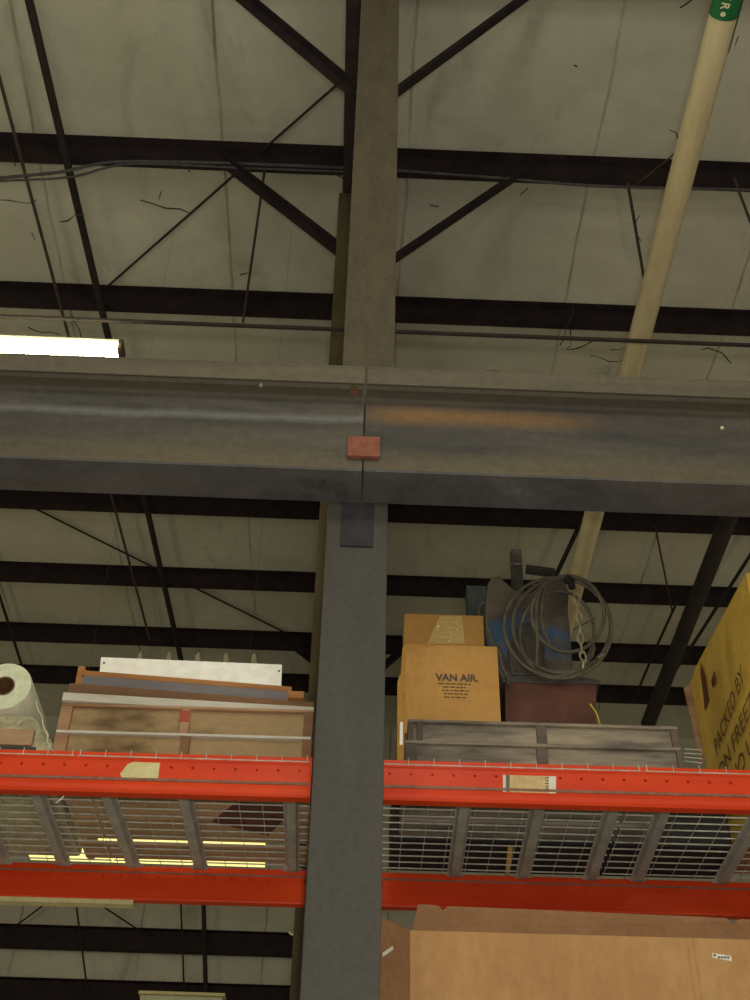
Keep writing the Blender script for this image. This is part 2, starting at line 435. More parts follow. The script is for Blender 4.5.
# main column
CD = 4.2
cl = at_y(328, 505, CD).x; crx = at_y(388, 505, CD).x; cm = (cl+crx)/2
root = thing('steel_column', (cm, CD, 0), 'tall grey I-section steel column rising through the middle of the picture', 'column')
ul = at_y(342.5, 365, CD).x; ur = at_y(394.5, 365, CD).x; um = (ul+ur)/2
gsplit = at_y(361, 440, CD).z
for (a_, c_, m_, z0, z1) in ((cl, crx, cm, 0, gsplit), (ul, ur, um, gsplit, RB-.01)):
    b = MB(); b.box(a_, c_, CD, CD+.014, z0, z1); wpart(b, 'front_flange', M['column'], root, bevel=.003)
    b = MB(); b.box(m_-.006, m_+.006, CD+.014, CD+.256, z0, z1); wpart(b, 'web', M['column'], root)
    b = MB(); b.box(a_, c_, CD+.256, CD+.27, z0, z1); wpart(b, 'rear_flange', M['column'], root)
q0 = at_y(342, 502, CD-.02); q1 = at_y(373, 545, CD-.02)
gz_bot = at_y(361, 503, CD-.012).z
b = MB(); b.box(q0.x, q1.x, CD-.012, CD, q1.z, gz_bot-.001); wpart(b, 'seat_plate', M['darkplate'], root, bevel=.002)

# girder sections
GR = CD-.014
gz = at_y(361, 503, GR).z
GF = at_z(361, 471, gz).y
gt = at_y(361, 366, GF-.004).z
lipb = at_y(361, 383, GF-.004).z
XJ = at_y(364.5, 430, (GF+GR)/2).x
def girder(x0, x1, m, label):
    gm = (GF+GR)/2
    root = thing('crane_girder', ((x0 if x1 > 0 else x1), gm, gz), label, 'girder', 'girder sections meeting at the column')
    b = MB(); b.box(x0, x1, GF, GR, gz, gz+.014); wpart(b, 'bottom_flange', M['girder_c'], root, bevel=.002)
    b = MB(); b.box(x0, x1, gm-.006, gm+.006, gz+.014, gt-.03)
    # fillet runs
    for s_ in (-1, 1):
        b.prism([(gm+s_*.006, gz+.014), (gm+s_*.02, gz+.014), (gm+s_*.006, gz+.03)], x0, x1, 'x')
        b.prism([(gm+s_*.006, gt-.03), (gm+s_*.02, gt-.03), (gm+s_*.006, gt-.046)], x0, x1, 'x')
    wpart(b, 'web', m, root)
    b = MB(); b.box(x0, x1, GF+.01, GR-.01, gt-.03, gt-.012); wpart(b, 'top_flange', m, root, bevel=.002)
    b = MB(); b.box(x0, x1, GF-.004, GR+.004, gt-.012, gt); b.box(x0, x1, GF-.004, GF+.006, lipb, gt-.012); b.box(x0, x1, GR-.006, GR+.004, lipb, gt-.012)
    wpart(b, 'cap_channel', m, root, bevel=.003)
    return root
ga = girder(-4.5, XJ-.006, M['girder_a'], 'left section of the big dirty grey I-beam, ending at the column joint')
gb = girder(XJ+.002, 4.5, M['girder_b'], 'right section of the big I-beam, with an orange rust band on its web')
gm = (GF+GR)/2
# red oxide block clamped over the joint
p = at_y(348, 436, gm-.03); q = at_y(380, 457, gm-.03)
single(MB().box(p.x, q.x, gm-.034, gm-.0065, q.z, p.z), 'joint_block', M['clip'], ((p.x+q.x)/2, gm-.03, q.z), 'small rust-red block fixed across the gap between the two girder sections', 'block', rack=False, bevel=.004)
p = at_y(354, 392, GF+.0)
b = MB(); c_ = at_y(354, 392, gm-.01); b.tube([(c_.x, gm-.03, c_.z), (c_.x, gm-.006, c_.z)], .022, 6)
single(b, 'girder_bolt', M['woodbrown'], (c_.x, gm-.006, c_.z), 'rusty round bolt head near the top of the girder by the joint', 'bolt', rack=False)
for (px, py, lab) in ((722, 428, 'small pale bolt near the right end of the girder web'), (261, 385, 'small pale stud on the left girder under its top edge')):
    c_ = at_y(px, py, gm-.01)
    single(MB().tube([(c_.x, gm-.014, c_.z), (c_.x, gm-.006, c_.z)], .008, 8), 'girder_stud', M['cream'], (c_.x, gm-.006, c_.z), lab, 'bolt', rack=False)
c_ = at_z(488, 368, gt)
for (x, lab) in ((490, 'rusty chip of scale lying on top of the girder near the column'),):
    p = at_y(x-6, 370, GF+.02); q = at_y(x+8, 370, GF+.02)
    single(MB().box(p.x, q.x, GF, GF+.04, gt, gt+.008), 'scale_chip', M['post'], (p.x, GF+.02, gt), lab, 'debris', rack=False)

# conduit, fluorescent light
CY = 4.62
a = at_y(-40, 316, CY); c = at_y(800, 346, CY)
z = (a.z+c.z)/2
b = MB(); b.tube([(a.x, CY, z), (c.x, CY, z)], .012, 8)
single(b, 'conduit', M['rod'], (0, CY, z), 'thin dark conduit running level just below the second purlin', 'conduit', rack=False)
LY = 4.66
e1 = at_y(121, 352, LY)
root = thing('fluorescent_light', (e1.x-1.2, LY, e1.z), 'glowing white fluorescent tube light at the left above the girder', 'light')
b = MB(); b.tube([(e1.x-2.4, LY-.03, e1.z), (e1.x-.015, LY-.03, e1.z)], .03, 16); b.tube([(e1.x-2.4, LY+.05, e1.z), (e1.x-.015, LY+.05, e1.z)], .03, 16)
wpart(b, 'tube', M['tube'], root)
b = MB(); b.box(e1.x-2.42, e1.x+.0, LY-.03, LY+.05, e1.z+.04, e1.z+.07); wpart(b, 'housing', M['fixture'], root, bevel=.006)
b = MB(); b.box(e1.x-.014, e1.x+.012, LY-.05, LY+.07, e1.z-.026, e1.z+.05); wpart(b, 'lamp_holder', M['post'], root, bevel=.005)
for dx in (-.3, -2.1):
    b = MB(); b.tube([(e1.x+dx, LY+.01, e1.z+.07), (e1.x+dx, CY+.013, z)], .003, 6); wpart(b, 'hanger', M['wire'], root)

# cream pipe with green label
HT = EYE + 5.5
p0 = at_z(747, -80, HT); p1 = at_z(573, 632, HT)
pipr = .066
px_ = .5*(at_z(722, 20, HT).x + at_z(590, 520, HT).x)
A = at_z(722, 20, HT); B = at_z(586, 545, HT)
d = (B-A).normalized(); A2 = A - d*1.2; B2 = A + d*((at_z(573, 636, HT)-A).length)
root = thing('hanging_pipe', tuple(A), 'long cream plastic pipe slanting from the top right corner down behind the girder', 'pipe')
b = MB(); b.tube([A2, B2], pipr, 28); wpart(b, 'pipe_body', M['pipe'], root)
L0 = A + d*(-.9); L1 = at_z(726, 14, HT); L1 = A + d*((L1-A).dot(d))
b = MB(); b.tube([L0, L1], pipr+.0015, 28, cap=False); lab = wpart(b, 'label_band', M['green'], root); lab['label'] = 'green printed band'
def text(body, size, m, parent, mtx, name='lettering', align='LEFT', ext=.0006, bold=0):
    cu = bpy.data.curves.new(name, 'FONT'); cu.body = body; cu.size = size; cu.extrude = ext; cu.align_x = align
    cu.offset = bold
    tmp = bpy.data.objects.new(name, cu); COL.objects.link(tmp)
    bpy.context.view_layer.update()
    me = bpy.data.meshes.new_from_object(tmp.evaluated_get(bpy.context.evaluated_depsgraph_get()))
    bpy.data.objects.remove(tmp); bpy.data.curves.remove(cu)
    me.materials.clear(); me.materials.append(m)
    o = bpy.data.objects.new(name, me); COL.objects.link(o); o.parent = parent
    o.matrix_local = mtx; return o
# text runs along the pipe, facing the viewer below
perp = d.cross(Vector((0, 0, 1))).normalized()
vw = (O - L1).normalized(); nrm = (vw - d*vw.dot(d)).normalized()
ex = d; ey = nrm.cross(ex).normalized()
def frame(ex, ey, ez, loc):
    m = Matrix((ex, ey, ez)).transposed().to_4x4(); m.translation = loc; return m
pos = L1 - d*.015 + nrm*(pipr+.003) - Vector(root.location)
for ch, dx_ in (('E', .115), ('R', .075)):
    text(ch, .055, M['cream'], lab, frame(ex, ey, nrm, pos - ex*dx_ - ey*.02), 'letter', bold=.001)
b = MB(); n_ = 18; cc = pos - ex*.018 - ey*.002
b.poly([cc + ex*.012*math.cos(2*PI*k/n_) + ey*.012*math.sin(2*PI*k/n_) for k in range(n_)] + [cc + nrm*.0012 + ex*.012*math.cos(2*PI*k/n_) + ey*.012*math.sin(2*PI*k/n_) for k in range(n_)],
       [tuple(range(n_)), tuple(range(2*n_-1, n_-1, -1))] + [(k, (k+1) % n_, n_+(k+1) % n_, n_+k) for k in range(n_)])
b.build('printed_dot', M['cream'], lab)
# dark strap wire at its upper right, and hangers
b = MB(); b.tube([at_z(745, -10, HT), at_z(728, 52, HT)], .006, 6)
single(b, 'strap_wire', M['rod'], tuple(at_z(728, 52, HT)), 'thin dark wire beside the pipe under the green label', 'wire', rack=False)
# roof bracing rods, pipes, wires
def rod(pts, r, m, name, label, cat='rod', group=None, Z=None, seg=8):
    P = [at_z(x, y, zz) for (x, y, zz) in pts]
    b = MB(); b.tube(P, r, seg)
    return single(b, name, m, tuple((P[0]+P[-1])/2), label, cat, group, rack=False)
Zu = PB-.06
rod([(22, -30, Zu-.02), (108, 336, Zu-.02), (182, 664, Zu-.02)], .036, M['rod'], 'sprinkler_pipe', 'straight dark pipe running back under the purlins at left', 'pipe')
rod([(-8, 50, Zu), (150, 640, Zu)], .016, M['wire'], 'thin_conduit', 'thin brown conduit left of the straight dark pipe', 'conduit')
rod([(-12, 560, Zu), (24, 672, Zu)], .02, M['rod'], 'thin_conduit', 'short run of dark conduit above the clear film roll', 'conduit')
rod([(340, 82, ROOF-.04), (108, 286, ROOF-.04)], .012, M['rod'], 'bracing_rod', 'diagonal tie rod crossing behind the cable purlin left of column', 'rod', 'diagonal tie rods')
rod([(30, 506, ROOF-.04), (288, 634, ROOF-.04)], .012, M['rod'], 'bracing_rod', 'diagonal tie rod below the girder at left, sloping to the column', 'rod', 'diagonal tie rods')
rod([(265, 168, Zu), (243, 322, Zu)], .012, M['wire'], 'hanger_wire', 'thin wire hanging between two purlins left of the column', 'wire')
rod([(628, 184, Zu), (645, 284, Zu)], .014, M['wire'], 'hanger_wire', 'thin wire ending at the cream pipe from its left', 'wire')
rod([(734, 178, Zu), (752, 226, Zu)], .012, M['wire'], 'hanger_wire', 'short thin wire at the right edge under the top purlin', 'wire')
Zd = EYE + 7.2
rod([(770, 412, Zd), (648, 724, Zd)], .08, M['rod'], 'round_duct', 'thick dark round duct slanting down right, left of the yellow carton', 'duct', seg=16)
rod([(589, 505, Zu), (552, 584, Zu)], .03, M['rod'], 'short_bar', 'dark slanting bar just left of the cream pipe under the girder', 'bar')
rod([(655, 526, Zu-.1), (664, 570, Zu-.1), (672, 610, Zu-.1)], .011, M['reddish'], 'drop_cable', 'thin reddish cable drooping left of the thick duct', 'cable')
rod([(676, 604, Zu-.1), (655, 650, Zu-.1), (634, 700, Zu-.1)], .018, M['rod'], 'drop_cable', 'dark cable running down close along the left of the duct', 'cable')
rod([(760, 540, Zu-.1), (688, 652, Zu-.1), (655, 700, Zu-.1)], .022, M['rod'], 'dark_rod', 'dark rod between the thick duct and the yellow carton', 'rod')
rod([(596, 618, Zu), (530, 652, Zu)], .006, M['cable'], 'faint_wire', 'faint pale wire behind the coiled hose to its right', 'wire')
# cables on the top purlin
cy = PD[1]-.03
def cable(pts, r, m, label, grp='cables on the top purlin'):
    P = []
    for (x, y) in pts: P.append(at_y(x, y, cy))
    Q = []
    for i in range(len(P)-1):
        for k in range(6):
            t_ = k/6
            a0 = P[max(i-1, 0)]; a1 = P[i]; a2 = P[i+1]; a3 = P[min(i+2, len(P)-1)]
            Q.append(.5*((2*a1) + (a2-a0)*t_ + (2*a0-5*a1+4*a2-a3)*t_*t_ + (3*a1-a0-3*a2+a3)*t_**3))
    Q.append(P[-1])
    b = MB(); b.tube(Q, r, 8)
    return single(b, 'electric_cable', m, tuple(P[0]), label, 'cable', grp, rack=False)
cable([(-40, 184), (0, 178), (60, 172), (115, 162), (220, 163), (352, 168)], .014, M['cable'], 'grey cable sagging at the far left, upper of the pair')
cable([(-40, 186), (0, 181), (70, 177), (130, 164), (240, 168), (352, 172)], .010, M['cable'], 'thin grey cable sagging at the far left, lower of the pair')
cable([(390, 170), (500, 178), (600, 186), (760, 190)], .012, M['cable'], 'grey cable lying along the top purlin right of the column')
# loose white string by the column foot
# cobwebs
b = MB()
def web(px, py, n, L, Zc=ROOF-.3, ang=None):
    p = at_z(px, py, Zc); pts = [p]
    a_ = random.uniform(-PI, PI) if ang is None else ang
    for k in range(n):
        a_ += random.uniform(-.6, .6)
        p = p + Vector((math.cos(a_)*L, math.sin(a_)*L, random.uniform(-.03, .02))); pts.append(p)
    b.tube(pts, [random.uniform(.003, .008) for _ in pts], 5)
for (x, y, n, L, a_) in ((0, 200, 4, .09, 0), (60, 222, 3, .09, -.8), (35, 240, 1, .1, -1.4), (10, 150, 3, .05, 1), (140, 200, 4, .12, .3), (162, 190, 2, .05, 1.4),
                         (628, 190, 6, .10, -1.0), (640, 215, 3, .10, 2.), (560, 345, 6, .08, -1), (568, 350, 5, .09, -.3), (590, 355, 5, .1, .2), (610, 350, 4, .1, .1), (566, 350, 3, .1, -1.6),
                         (680, 8, 5, .06, -1.1), (735, 46, 2, .05, -1.2), (670, 130, 4, .04, .4), (574, 65, 1, .03, 0), (190, 172, 2, .05, -1.5), (335, 174, 3, .05, 0), (700, 350, 5, .08, .2), (520, 195, 2, .05, -1.2),
                         (80, 340, 4, .08, -1), (60, 335, 4, .08, -2), (240, 275, 3, .03, 0), (430, 205, 2, .04, 0)):
    web(x, y, n, L, ROOF-.3, a_)
single(b, 'cobwebs', M['cob'], tuple(at_z(300, 200, ROOF-.3)), 'dusty cobweb strands hanging below the roof facing', 'cobwebs', rack=False, kind='stuff')

# far wall details below the shelf
def wallrod(pts, r, name, label, cat, m='rod'):
    P = [at_y(x, y, WALL-.22) for x, y in pts]; b = MB(); b.tube(P, r, 8)
    single(b, name, M[m], tuple(P[0]), label, cat, None, rack=False)
wallrod([(203, 880), (207, 1040)], .03, 'wall_conduit', 'dark upright conduit on the far wall under the red shelf', 'conduit')
wallrod([(180, 880), (186, 1040)], .012, 'wall_wire', 'thin upright wire on the far wall beside the dark conduit', 'wire')
wallrod([(73, 880), (90, 1010)], .012, 'wall_wire', 'thin wire on the far wall at lower left', 'wire')
wallrod([(60, 893), (-10, 945)], .012, 'tie_rod', 'diagonal tie rod on the far wall falling to the left', 'rod')
wallrod([(90, 898), (160, 944)], .012, 'tie_rod', 'diagonal tie rod on the far wall falling to the right', 'rod')
p = at_y(141, 991, 12.0); q = at_y(223, 994, 12.0)
root = thing('far_light_box', ((p.x+q.x)/2, 12, p.z-.3), 'pale box-shaped unlit fixture at the bottom edge below the shelf', 'light fixture')
b = MB(); b.box(p.x, q.x, 12, 12.3, p.z-.3, p.z-.03); wpart(b, 'housing', M['fixture'], root, bevel=.01)
b = MB(); b.box(p.x-.02, q.x+.02, 11.98, 12.32, p.z-.03, p.z); wpart(b, 'lid', M['tape'], root, bevel=.005)
b = MB(); 
# ------------------------------------------------------------------ pallet rack
FV = 4.55; BV = FV + 1.13
zt_f = rk(200, 754.5, FV).z          # top of front beam
BH = .165
zbf = rk(345, 798, FV).z
DZ = zt_f - .004                     # deck level (wires just on the beam)
BEAMH = zt_f - zbf
def beam_mesh(x0, x1, v, face):      # face -1: step side to +y (front beam); +1 mirrored (rear beam); origin at x0, v, zbf
    H = BEAMH
    # profile (y, z) outer face at y=0, body goes back (face=-1) or forward (face=+1)
    s_ = 1 if face < 0 else -1
    prof = [(0, H-.0), (0, .062), (.006, .056), (.0, .048), (-.004, .03), (-.002, .012), (.008, 0), (.05, 0), (.052, .008), (.05, .02), (.05, H-.045), (.045, H-.04), (.045, H-.012), (.03, H-.012), (.03, H)]
    return [(v+s_*y, zbf+z_) for y, z_ in prof]
def rack_beam(x0, x1, v, face, label):
    org = Vector(((x0+x1)/2, v, zbf))
    root, org = rthing('rack_beam', org, label, 'rack beam', 'orange-red pallet rack beams')
    b = MB(); b.prism(beam_mesh(x0, x1, v, face), x0, x1, 'x')
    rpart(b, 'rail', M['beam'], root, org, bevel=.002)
    s_ = 1 if face < 0 else -1
    b = MB()
    lo, hi = sorted((v-s_*.002, v+s_*.004))
    b.box(x0+.002, x1-.002, lo, hi, zbf+.050, zbf+.062)
    l = rpart(b, 'scuffed_ledge', M['ledge'], root, org); l['label'] = 'dusty worn ledge line'
    if face > 0:
        b = MB(); b.box(x0+.002, x1-.002, v-.0515, v-.047, zbf+BEAMH-.047, zbf+BEAMH-.038)
        l = rpart(b, 'scuffed_ledge', M['ledge'], root, org); l['label'] = 'dusty worn ledge line'
    # end connector plates
    for xe, nm in ((x0, 1), (x1, -1)):
        b = MB(); b.box(min(xe, xe+nm*-.006), max(xe, xe-nm*.006), min(v, v+s_*.05), max(v, v+s_*.05), zbf-.0, zbf+BEAMH)
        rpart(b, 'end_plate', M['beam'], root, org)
    return root
xl = rk(309.5, 780, FV).x; xr = rk(379, 780, FV).x
XL0 = xl - 2.75; XR1 = xr + 2.75
rack_beam(XL0, xl, FV, -1, 'orange-red front shelf beam left of the column, with torn tape')
rack_beam(xr, XR1, FV, -1, 'orange-red front shelf beam right of the column, with paper label')
xlr = xl; xrr = xr
rack_beam(XL0, xl-.0, BV, 1, 'red rear shelf beam left of the column, seen under the wire deck')
rack_beam(xr, XR1, BV, 1, 'red rear shelf beam right of the column, seen under the wire deck')
# uprights between the two bays, behind the column
def upright(xa, v, label):
    root, org = rthing('rack_upright', (xa+.038, v+.035, 0), label, 'rack upright', 'rack uprights behind the column')
    b = MB(); b.box(xa, xa+.07, v, v+.003, 0, 4.4); b.box(xa, xa+.003, v, v+.07, 0, 4.4); b.box(xa+.067, xa+.07, v, v+.07, 0, 4.4)
    rpart(b, 'post', M['steel'], root, org)
    b = MB(); b.box(xa-.02, xa+.09, v-.02, v+.09, 0, .008); rpart(b, 'base_plate', M['steel'], root, org)
for (xa, side) in ((xl+.008, 'left'), (xr-.082, 'right')):
    upright(xa, FV+.0, 'front rack upright hidden behind the column, %s bay side' % side)
    upright(xa, BV-.07, 'rear rack upright hidden behind the column, %s bay side' % side)

# wire decks
wr = .0026
def wire_deck(x0, x1, chans, label, hole=None):
    root, org = rthing('wire_deck', (x0, FV, DZ), label, 'wire deck', 'wire mesh decks across the beams')
    b = MB()
    zt = zt_f + .004
    ya, yb = FV-.004, BV+.004
    nx = max(2, round((x1-x0-.02)/.1045))
    for k in range(nx+1):
        x = x0+.01 + (x1-x0-.02)*k/nx
        b.tube([(x, ya-.006, zt-.034), (x, ya-.005, zt), (x, (ya+yb)/2, zt), (x, yb+.005, zt), (x, yb+.006, zt-.03)], .0019, 5)
    ny = 17
    for k in range(ny):
        y = FV+.02 + (BV-FV-.04)*k/(ny-1)
        b.tube([(x0, y, zt-.006), (x1, y, zt-.006)], .0036, 6)
    b.tube([(x0, ya-.006-wr, zt-.030), (x1, ya-.006-wr, zt-.030)], wr, 5)
    b.tube([(x0, yb+.006+wr, zt-.028), (x1, yb+.006+wr, zt-.028)], wr, 5)
    w = rpart(b, 'wire_mesh', M['wiregalv'], root, org, smooth=True)
    for (pf, pb_) in chans:
        b = MB(); y0, y1 = FV+.055, BV-.056; h = .034; wd = .027
        qa = rkz(pf, 811, zt-.04); qb = rkz(pb_, 877, zt-.04); sl = (qb.x-qa.x)/(qb.y-qa.y)
        xa = qa.x + sl*(y0-qa.y); xb_ = qa.x + sl*(y1-qa.y)
        zc = zt-.008
        def X(y): return xa + (xb_-xa)*(y-y0)/(y1-y0)
        sec = [(-wd-.008, zc), (-wd, zc-.004), (-wd*.72, zc-h), (wd*.72, zc-h), (wd, zc-.004), (wd+.008, zc), (wd*.7, zc-.002), (-wd*.7, zc-.002)]
        vs = [(X(y)+u, y, z_) for y in (y0, y1-.05) for (u, z_) in sec]
        n = len(sec)
        b.poly(vs, [tuple(range(n)), tuple(range(2*n-1, n-1, -1))] + [(i, i+n, (i+1) % n+n, (i+1) % n) for i in range(n)])
        # flattened flared foot resting towards the rear beam
        vs = []
        for (y, k, hh) in ((y1-.05, 1., h), (y1-.015, 1.35, h*.8), (y1, 1.8, h*.45)):
            vs += [(X(y)-wd*k, y, zc-.002), (X(y)-wd*.75*k, y, zc-hh), (X(y)+wd*.75*k, y, zc-hh), (X(y)+wd*k, y, zc-.002)]
        b.poly(vs, [(0, 1, 5, 4), (1, 2, 6, 5), (2, 3, 7, 6), (4, 5, 9, 8), (5, 6, 10, 9), (6, 7, 11, 10), (8, 9, 10, 11), (0, 3, 2, 1), (0, 4, 7, 3), (4, 8, 11, 7)])
        rpart(b, 'support_channel', M['galv'], root, org)
    return root
def rx_f(px): return rk(px, 808, FV+.08).x
wire_deck(rx_f(-110), rx_f(70), ((-90, -62), (-22, 8), (41, 66)), 'left-most wire deck in view, under the clear film roll')
wire_deck(rx_f(73), xl-.004, ((111, 135), (186, 201), (291, 292)), 'wire deck under the stack of boards left of the column')
wire_deck(xr+.004, rx_f(641), ((464, 455), (539, 524), (614, 593)), 'wire deck under the weathered crates right of the column')
wire_deck(rx_f(644), rx_f(860), ((666, 641), (765, 727), (840, 800)), 'wire deck under the yellow carton at the right edge')
TOPZ = zt_f + .008    # goods stand here

# tape and label on the front beam
def patch(pts, v, m, name, label, cat, th=.0012):
    P = [rk(x, y, v) for x, y in pts]
    b = MB(); n = len(P)
    b.poly([(p.x, v, p.z) for p in P] + [(p.x, v-th, p.z) for p in P], [tuple(range(n)), tuple(range(2*n-1, n-1, -1))] + [(i, (i+1) % n, n+(i+1) % n, n+i) for i in range(n)])
    return single(b, name, M[m], tuple(P[0]), label, cat)
patch([(120, 774), (128, 764), (134, 762), (160, 763), (158, 780), (140, 780), (122, 778)], FV-.0005, 'tape', 'tape_scrap', 'torn scrap of cream masking tape on the left front beam', 'tape')
root, org = rthing('shelf_label', rk(530, 784, FV), 'worn paper location label stuck on the right front beam', 'label')
def lp(x0, y0, x1, y1, m, nm, off=.0016, dy=0):
    P = [rk(x, y, FV) for x, y in ((x0, y0), (x1, y0+dy), (x1, y1+dy), (x0, y1))]
    b = MB(); v0, v1 = FV-.0005, FV-off
    b.poly([(p.x, v0, p.z) for p in P] + [(p.x, v1, p.z) for p in P], [(0, 1, 2, 3), (7, 6, 5, 4), (0, 4, 5, 1), (1, 5, 6, 2), (2, 6, 7, 3), (3, 7, 4, 0)])
    return rpart(b, nm, M[m], root, org)
lp(503, 775, 556, 792, 'paper', 'backing', .0012, 1.5)
lp(503, 775, 505, 792, 'paperwhite', 'border', .0018)
lp(549, 776.5, 556, 793.5, 'paperwhite', 'white_panel', .0018)
lp(506, 775, 509.5, 792, 'strap', 'grey_bar', .0018)
for yy in (777.5, 780, 783, 786, 788.5, 791): lp(545, yy, 548.5, yy+1.1, 'strap', 'barcode_line', .002)

# ------------------------------------------------------------------ goods, left bay
GV = FV + .10
# two stacked shallow trays
def bv(py): return rkz(190, py, TOPZ).y
def tray(x0, x1, v0, v1, z0, z1, posts, label, mats, group, lip=.012, under=True):
    root, org = rthing('wooden_tray', ((x0+x1)/2, (v0+v1)/2, z0), label, 'wooden tray', group)
    mr, mp, mc = mats
    b = MB(); b.box(x0, x1, v0+.022, v0+.036, z0, z1-lip); rpart(b, 'front_panel', mp, root, org)
    b = MB(); b.box(x0, x1, v0, v0+.12, z1-lip, z1); rpart(b, 'top_board', mr, root, org, bevel=.002)
    for (a_, c_, mm) in posts:
        b = MB(); b.box(a_, c_, v0+.003, v0+.06, z0, z1-lip); rpart(b, 'post', mm, root, org, bevel=.002)
    if under:
        rows = [(v0+.04, bv(819)), (bv(819)+.002, bv(841)), (bv(846), bv(860.5))]
    else: rows = [(v0+.04, bv(812))]
    for (y0, y1) in rows:
        b = MB(); b.box(x0+.003, x1-.003, y0, y1, z0, z0+.016); rpart(b, 'bottom_board', mc, root, org, bevel=.001)
    b = MB(); b.box(x0, x0+.03, v0+.06, v1, z0+.016, z1-lip); b2 = MB(); b2.box(x1-.03, x1, v0+.06, v1, z0+.016, z1-lip)
    rpart(b, 'side_rail', mr, root, org); rpart(b2, 'side_rail', mr, root, org)
    return root
def zz(x, y, v=GV): return rk(x, y, v).z
def xx(x, y, v=GV): return rk(x, y, v).x
zA1 = zz(180, 733)+.0; zA2 = zz(180, 706)
x0 = xx(55, 735); x1 = xx(312, 740)
pA = [(x0, x0+.055, M['woodpink']), (xx(180, 745), xx(189, 745), M['woodbrown']), (x1-.04, x1, M['woodbrown'])]
zmid = zA1
tray(x0, x1-.004, GV, BV-.02, TOPZ, zmid, pA, 'pale wooden tray on the wire deck, under its twin with a red mark', (M['whitestrip'], M['panelbrown'], M['woodpale']), 'stacked wooden trays left of the column')
pB = [(x0, x0+.05, M['woodpink']), (xx(180, 722), xx(189, 722), M['woodpink']), (x1-.04, x1, M['woodbrown'])]
tray(x0, x1, GV, BV-.02, zmid, zA2, pB, 'pale wooden tray with a red-painted block, upper of the stacked pair', (M['woodpink'], M['panelbrown'], M['woodpale']), 'stacked wooden trays left of the column', under=False)
p_ = rk(180, 709, GV); q_ = rk(188.5, 722, GV)
single(MB().box(p_.x+.002, q_.x, GV+.0015, GV+.0028, q_.z, p_.z-.006), 'red_tag', M['redpaint'], (p_.x, GV, q_.z), 'small red tag on the middle block of the upper wooden tray', 'tag')
def slab(x0, x1, v0, v1, z0, z1, m, name, label, cat, group=None, bevel=.002):
    b = MB(); b.box(x0, x1, v0, v1, z0, z1)
    return single(b, name, m, ((x0+x1)/2, (v0+v1)/2, z0), label, cat, group, bevel=bevel)
zc1 = zz(180, 698)
slab(xx(60, 700), xx(311, 706), GV+.01, GV+.42, zA2, zc1, M['whitestrip'], 'foam_sheet', 'long white-edged slab lying on the upper wooden tray', 'slab')
g2 = GV+.05
zc2 = zz(180, 692, g2)
slab(xx(66, 692, g2), xx(310, 698, g2), g2, GV+.42, zc1, zc2, M['woodbrown'], 'brown_board', 'thin brown board between the white-edged slab and the slate board', 'board')
zc3 = zz(180, 683, g2+.03)
slab(xx(80, 683, g2+.03), xx(286, 690, g2+.03), g2+.03, GV+.42, zc2, zc3, M['slate'], 'slate_board', 'slate-grey board under the tan pine board', 'board')
b_ = slab(xx(288, 693, g2+.02), xx(304, 695, g2+.02), g2+.02, g2+.3, zc2, zz(300, 691, g2+.02), M['woodtan'], 'wood_offcut', 'short tan wood offcut at the right end of the stack by the column', 'wood block')
zc4 = zz(180, 678, g2+.03)
slab(xx(79, 677, g2+.03), xx(288, 686, g2+.03), g2+.03, GV+.42, zc3, zc4, M['woodtan'], 'pine_board', 'long tan pine board directly under the white panel', 'board')
slab(xx(78, 676, g2+.025), xx(85, 676, g2+.025), g2+.0, g2+.028, zc2, zz(80, 669, g2+.025), M['woodtan'], 'wood_cleat', 'small upright tan cleat at the left end of the pine board', 'wood block')
for o_ in COL.objects:
    if o_.name in ('foam_sheet', 'brown_board', 'slate_board', 'pine_board'): o_.rotation_euler[2] += math.radians(5.5 if o_.name != 'foam_sheet' else 3.5)
# white panel standing on top
WV = g2+.07
pts = [rk(98.5, 681, WV), rk(281, 690, WV), rk(282, 664.5, WV), rk(101, 657, WV)]
root, org = rthing('white_panel', pts[0], 'bright white panel standing on the pine board at the top of the stack', 'panel')
zb_ = zc4
b = MB(); P = [(pts[0].x, zb_), (pts[1].x, zb_), (pts[2].x, pts[2].z), (pts[3].x, pts[3].z)]
b.prism(P, WV, WV+.018, 'y'); rpart(b, 'board', M['white'], root, org, bevel=.0015)
for (x, y) in ((104, 663), (279, 671)):
    c_ = rk(x, y, WV); b = MB(); b.tube([(c_.x, WV-.0012, c_.z), (c_.x, WV+.002, c_.z)], .005, 10); rpart(b, 'screw_hole', M['blackdot'], root, org)
# paper fins behind the panel
for k, x in enumerate((139, 168, 197, 225, 253)):
    V2 = WV+.10
    a = rk(x-3, 662, V2); c = rk(x+4, 662, V2); t_ = rk(x+2, 650.5+k*.6, V2); t2 = rk(x-1, 655, V2)
    b = MB(); b.prism([(a.x, zc4), (c.x, zc4), (c.x, a.z), (t_.x, t_.z), (t2.x, t2.z)], V2, V2+.01, 'y')
    lab = ('pale pointed tag behind the white panel, %s of the row of five' % ('leftmost', 'second from left', 'middle', 'second from right', 'rightmost')[k])
    single(b, 'pointed_tag', M['dulltag'], (a.x, V2, zc4), lab, 'tag', 'pointed tags behind the white panel')
# reddish plywood on the deck under the tray (seen through the mesh)
zz0 = TOPZ-.0005
P = [rkz(x, y, TOPZ) for x, y in ((212, 821), (236, 802), (282, 804), (291, 812), (268, 835), (240, 828))]
b = MB(); b.prism([(p.x, p.y) for p in P], TOPZ-.004, TOPZ-.0005, 'z')
single(b, 'plywood_offcut', M['plyred'], tuple(P[0]), 'dark reddish plywood piece seen through the wire deck near the column', 'board')

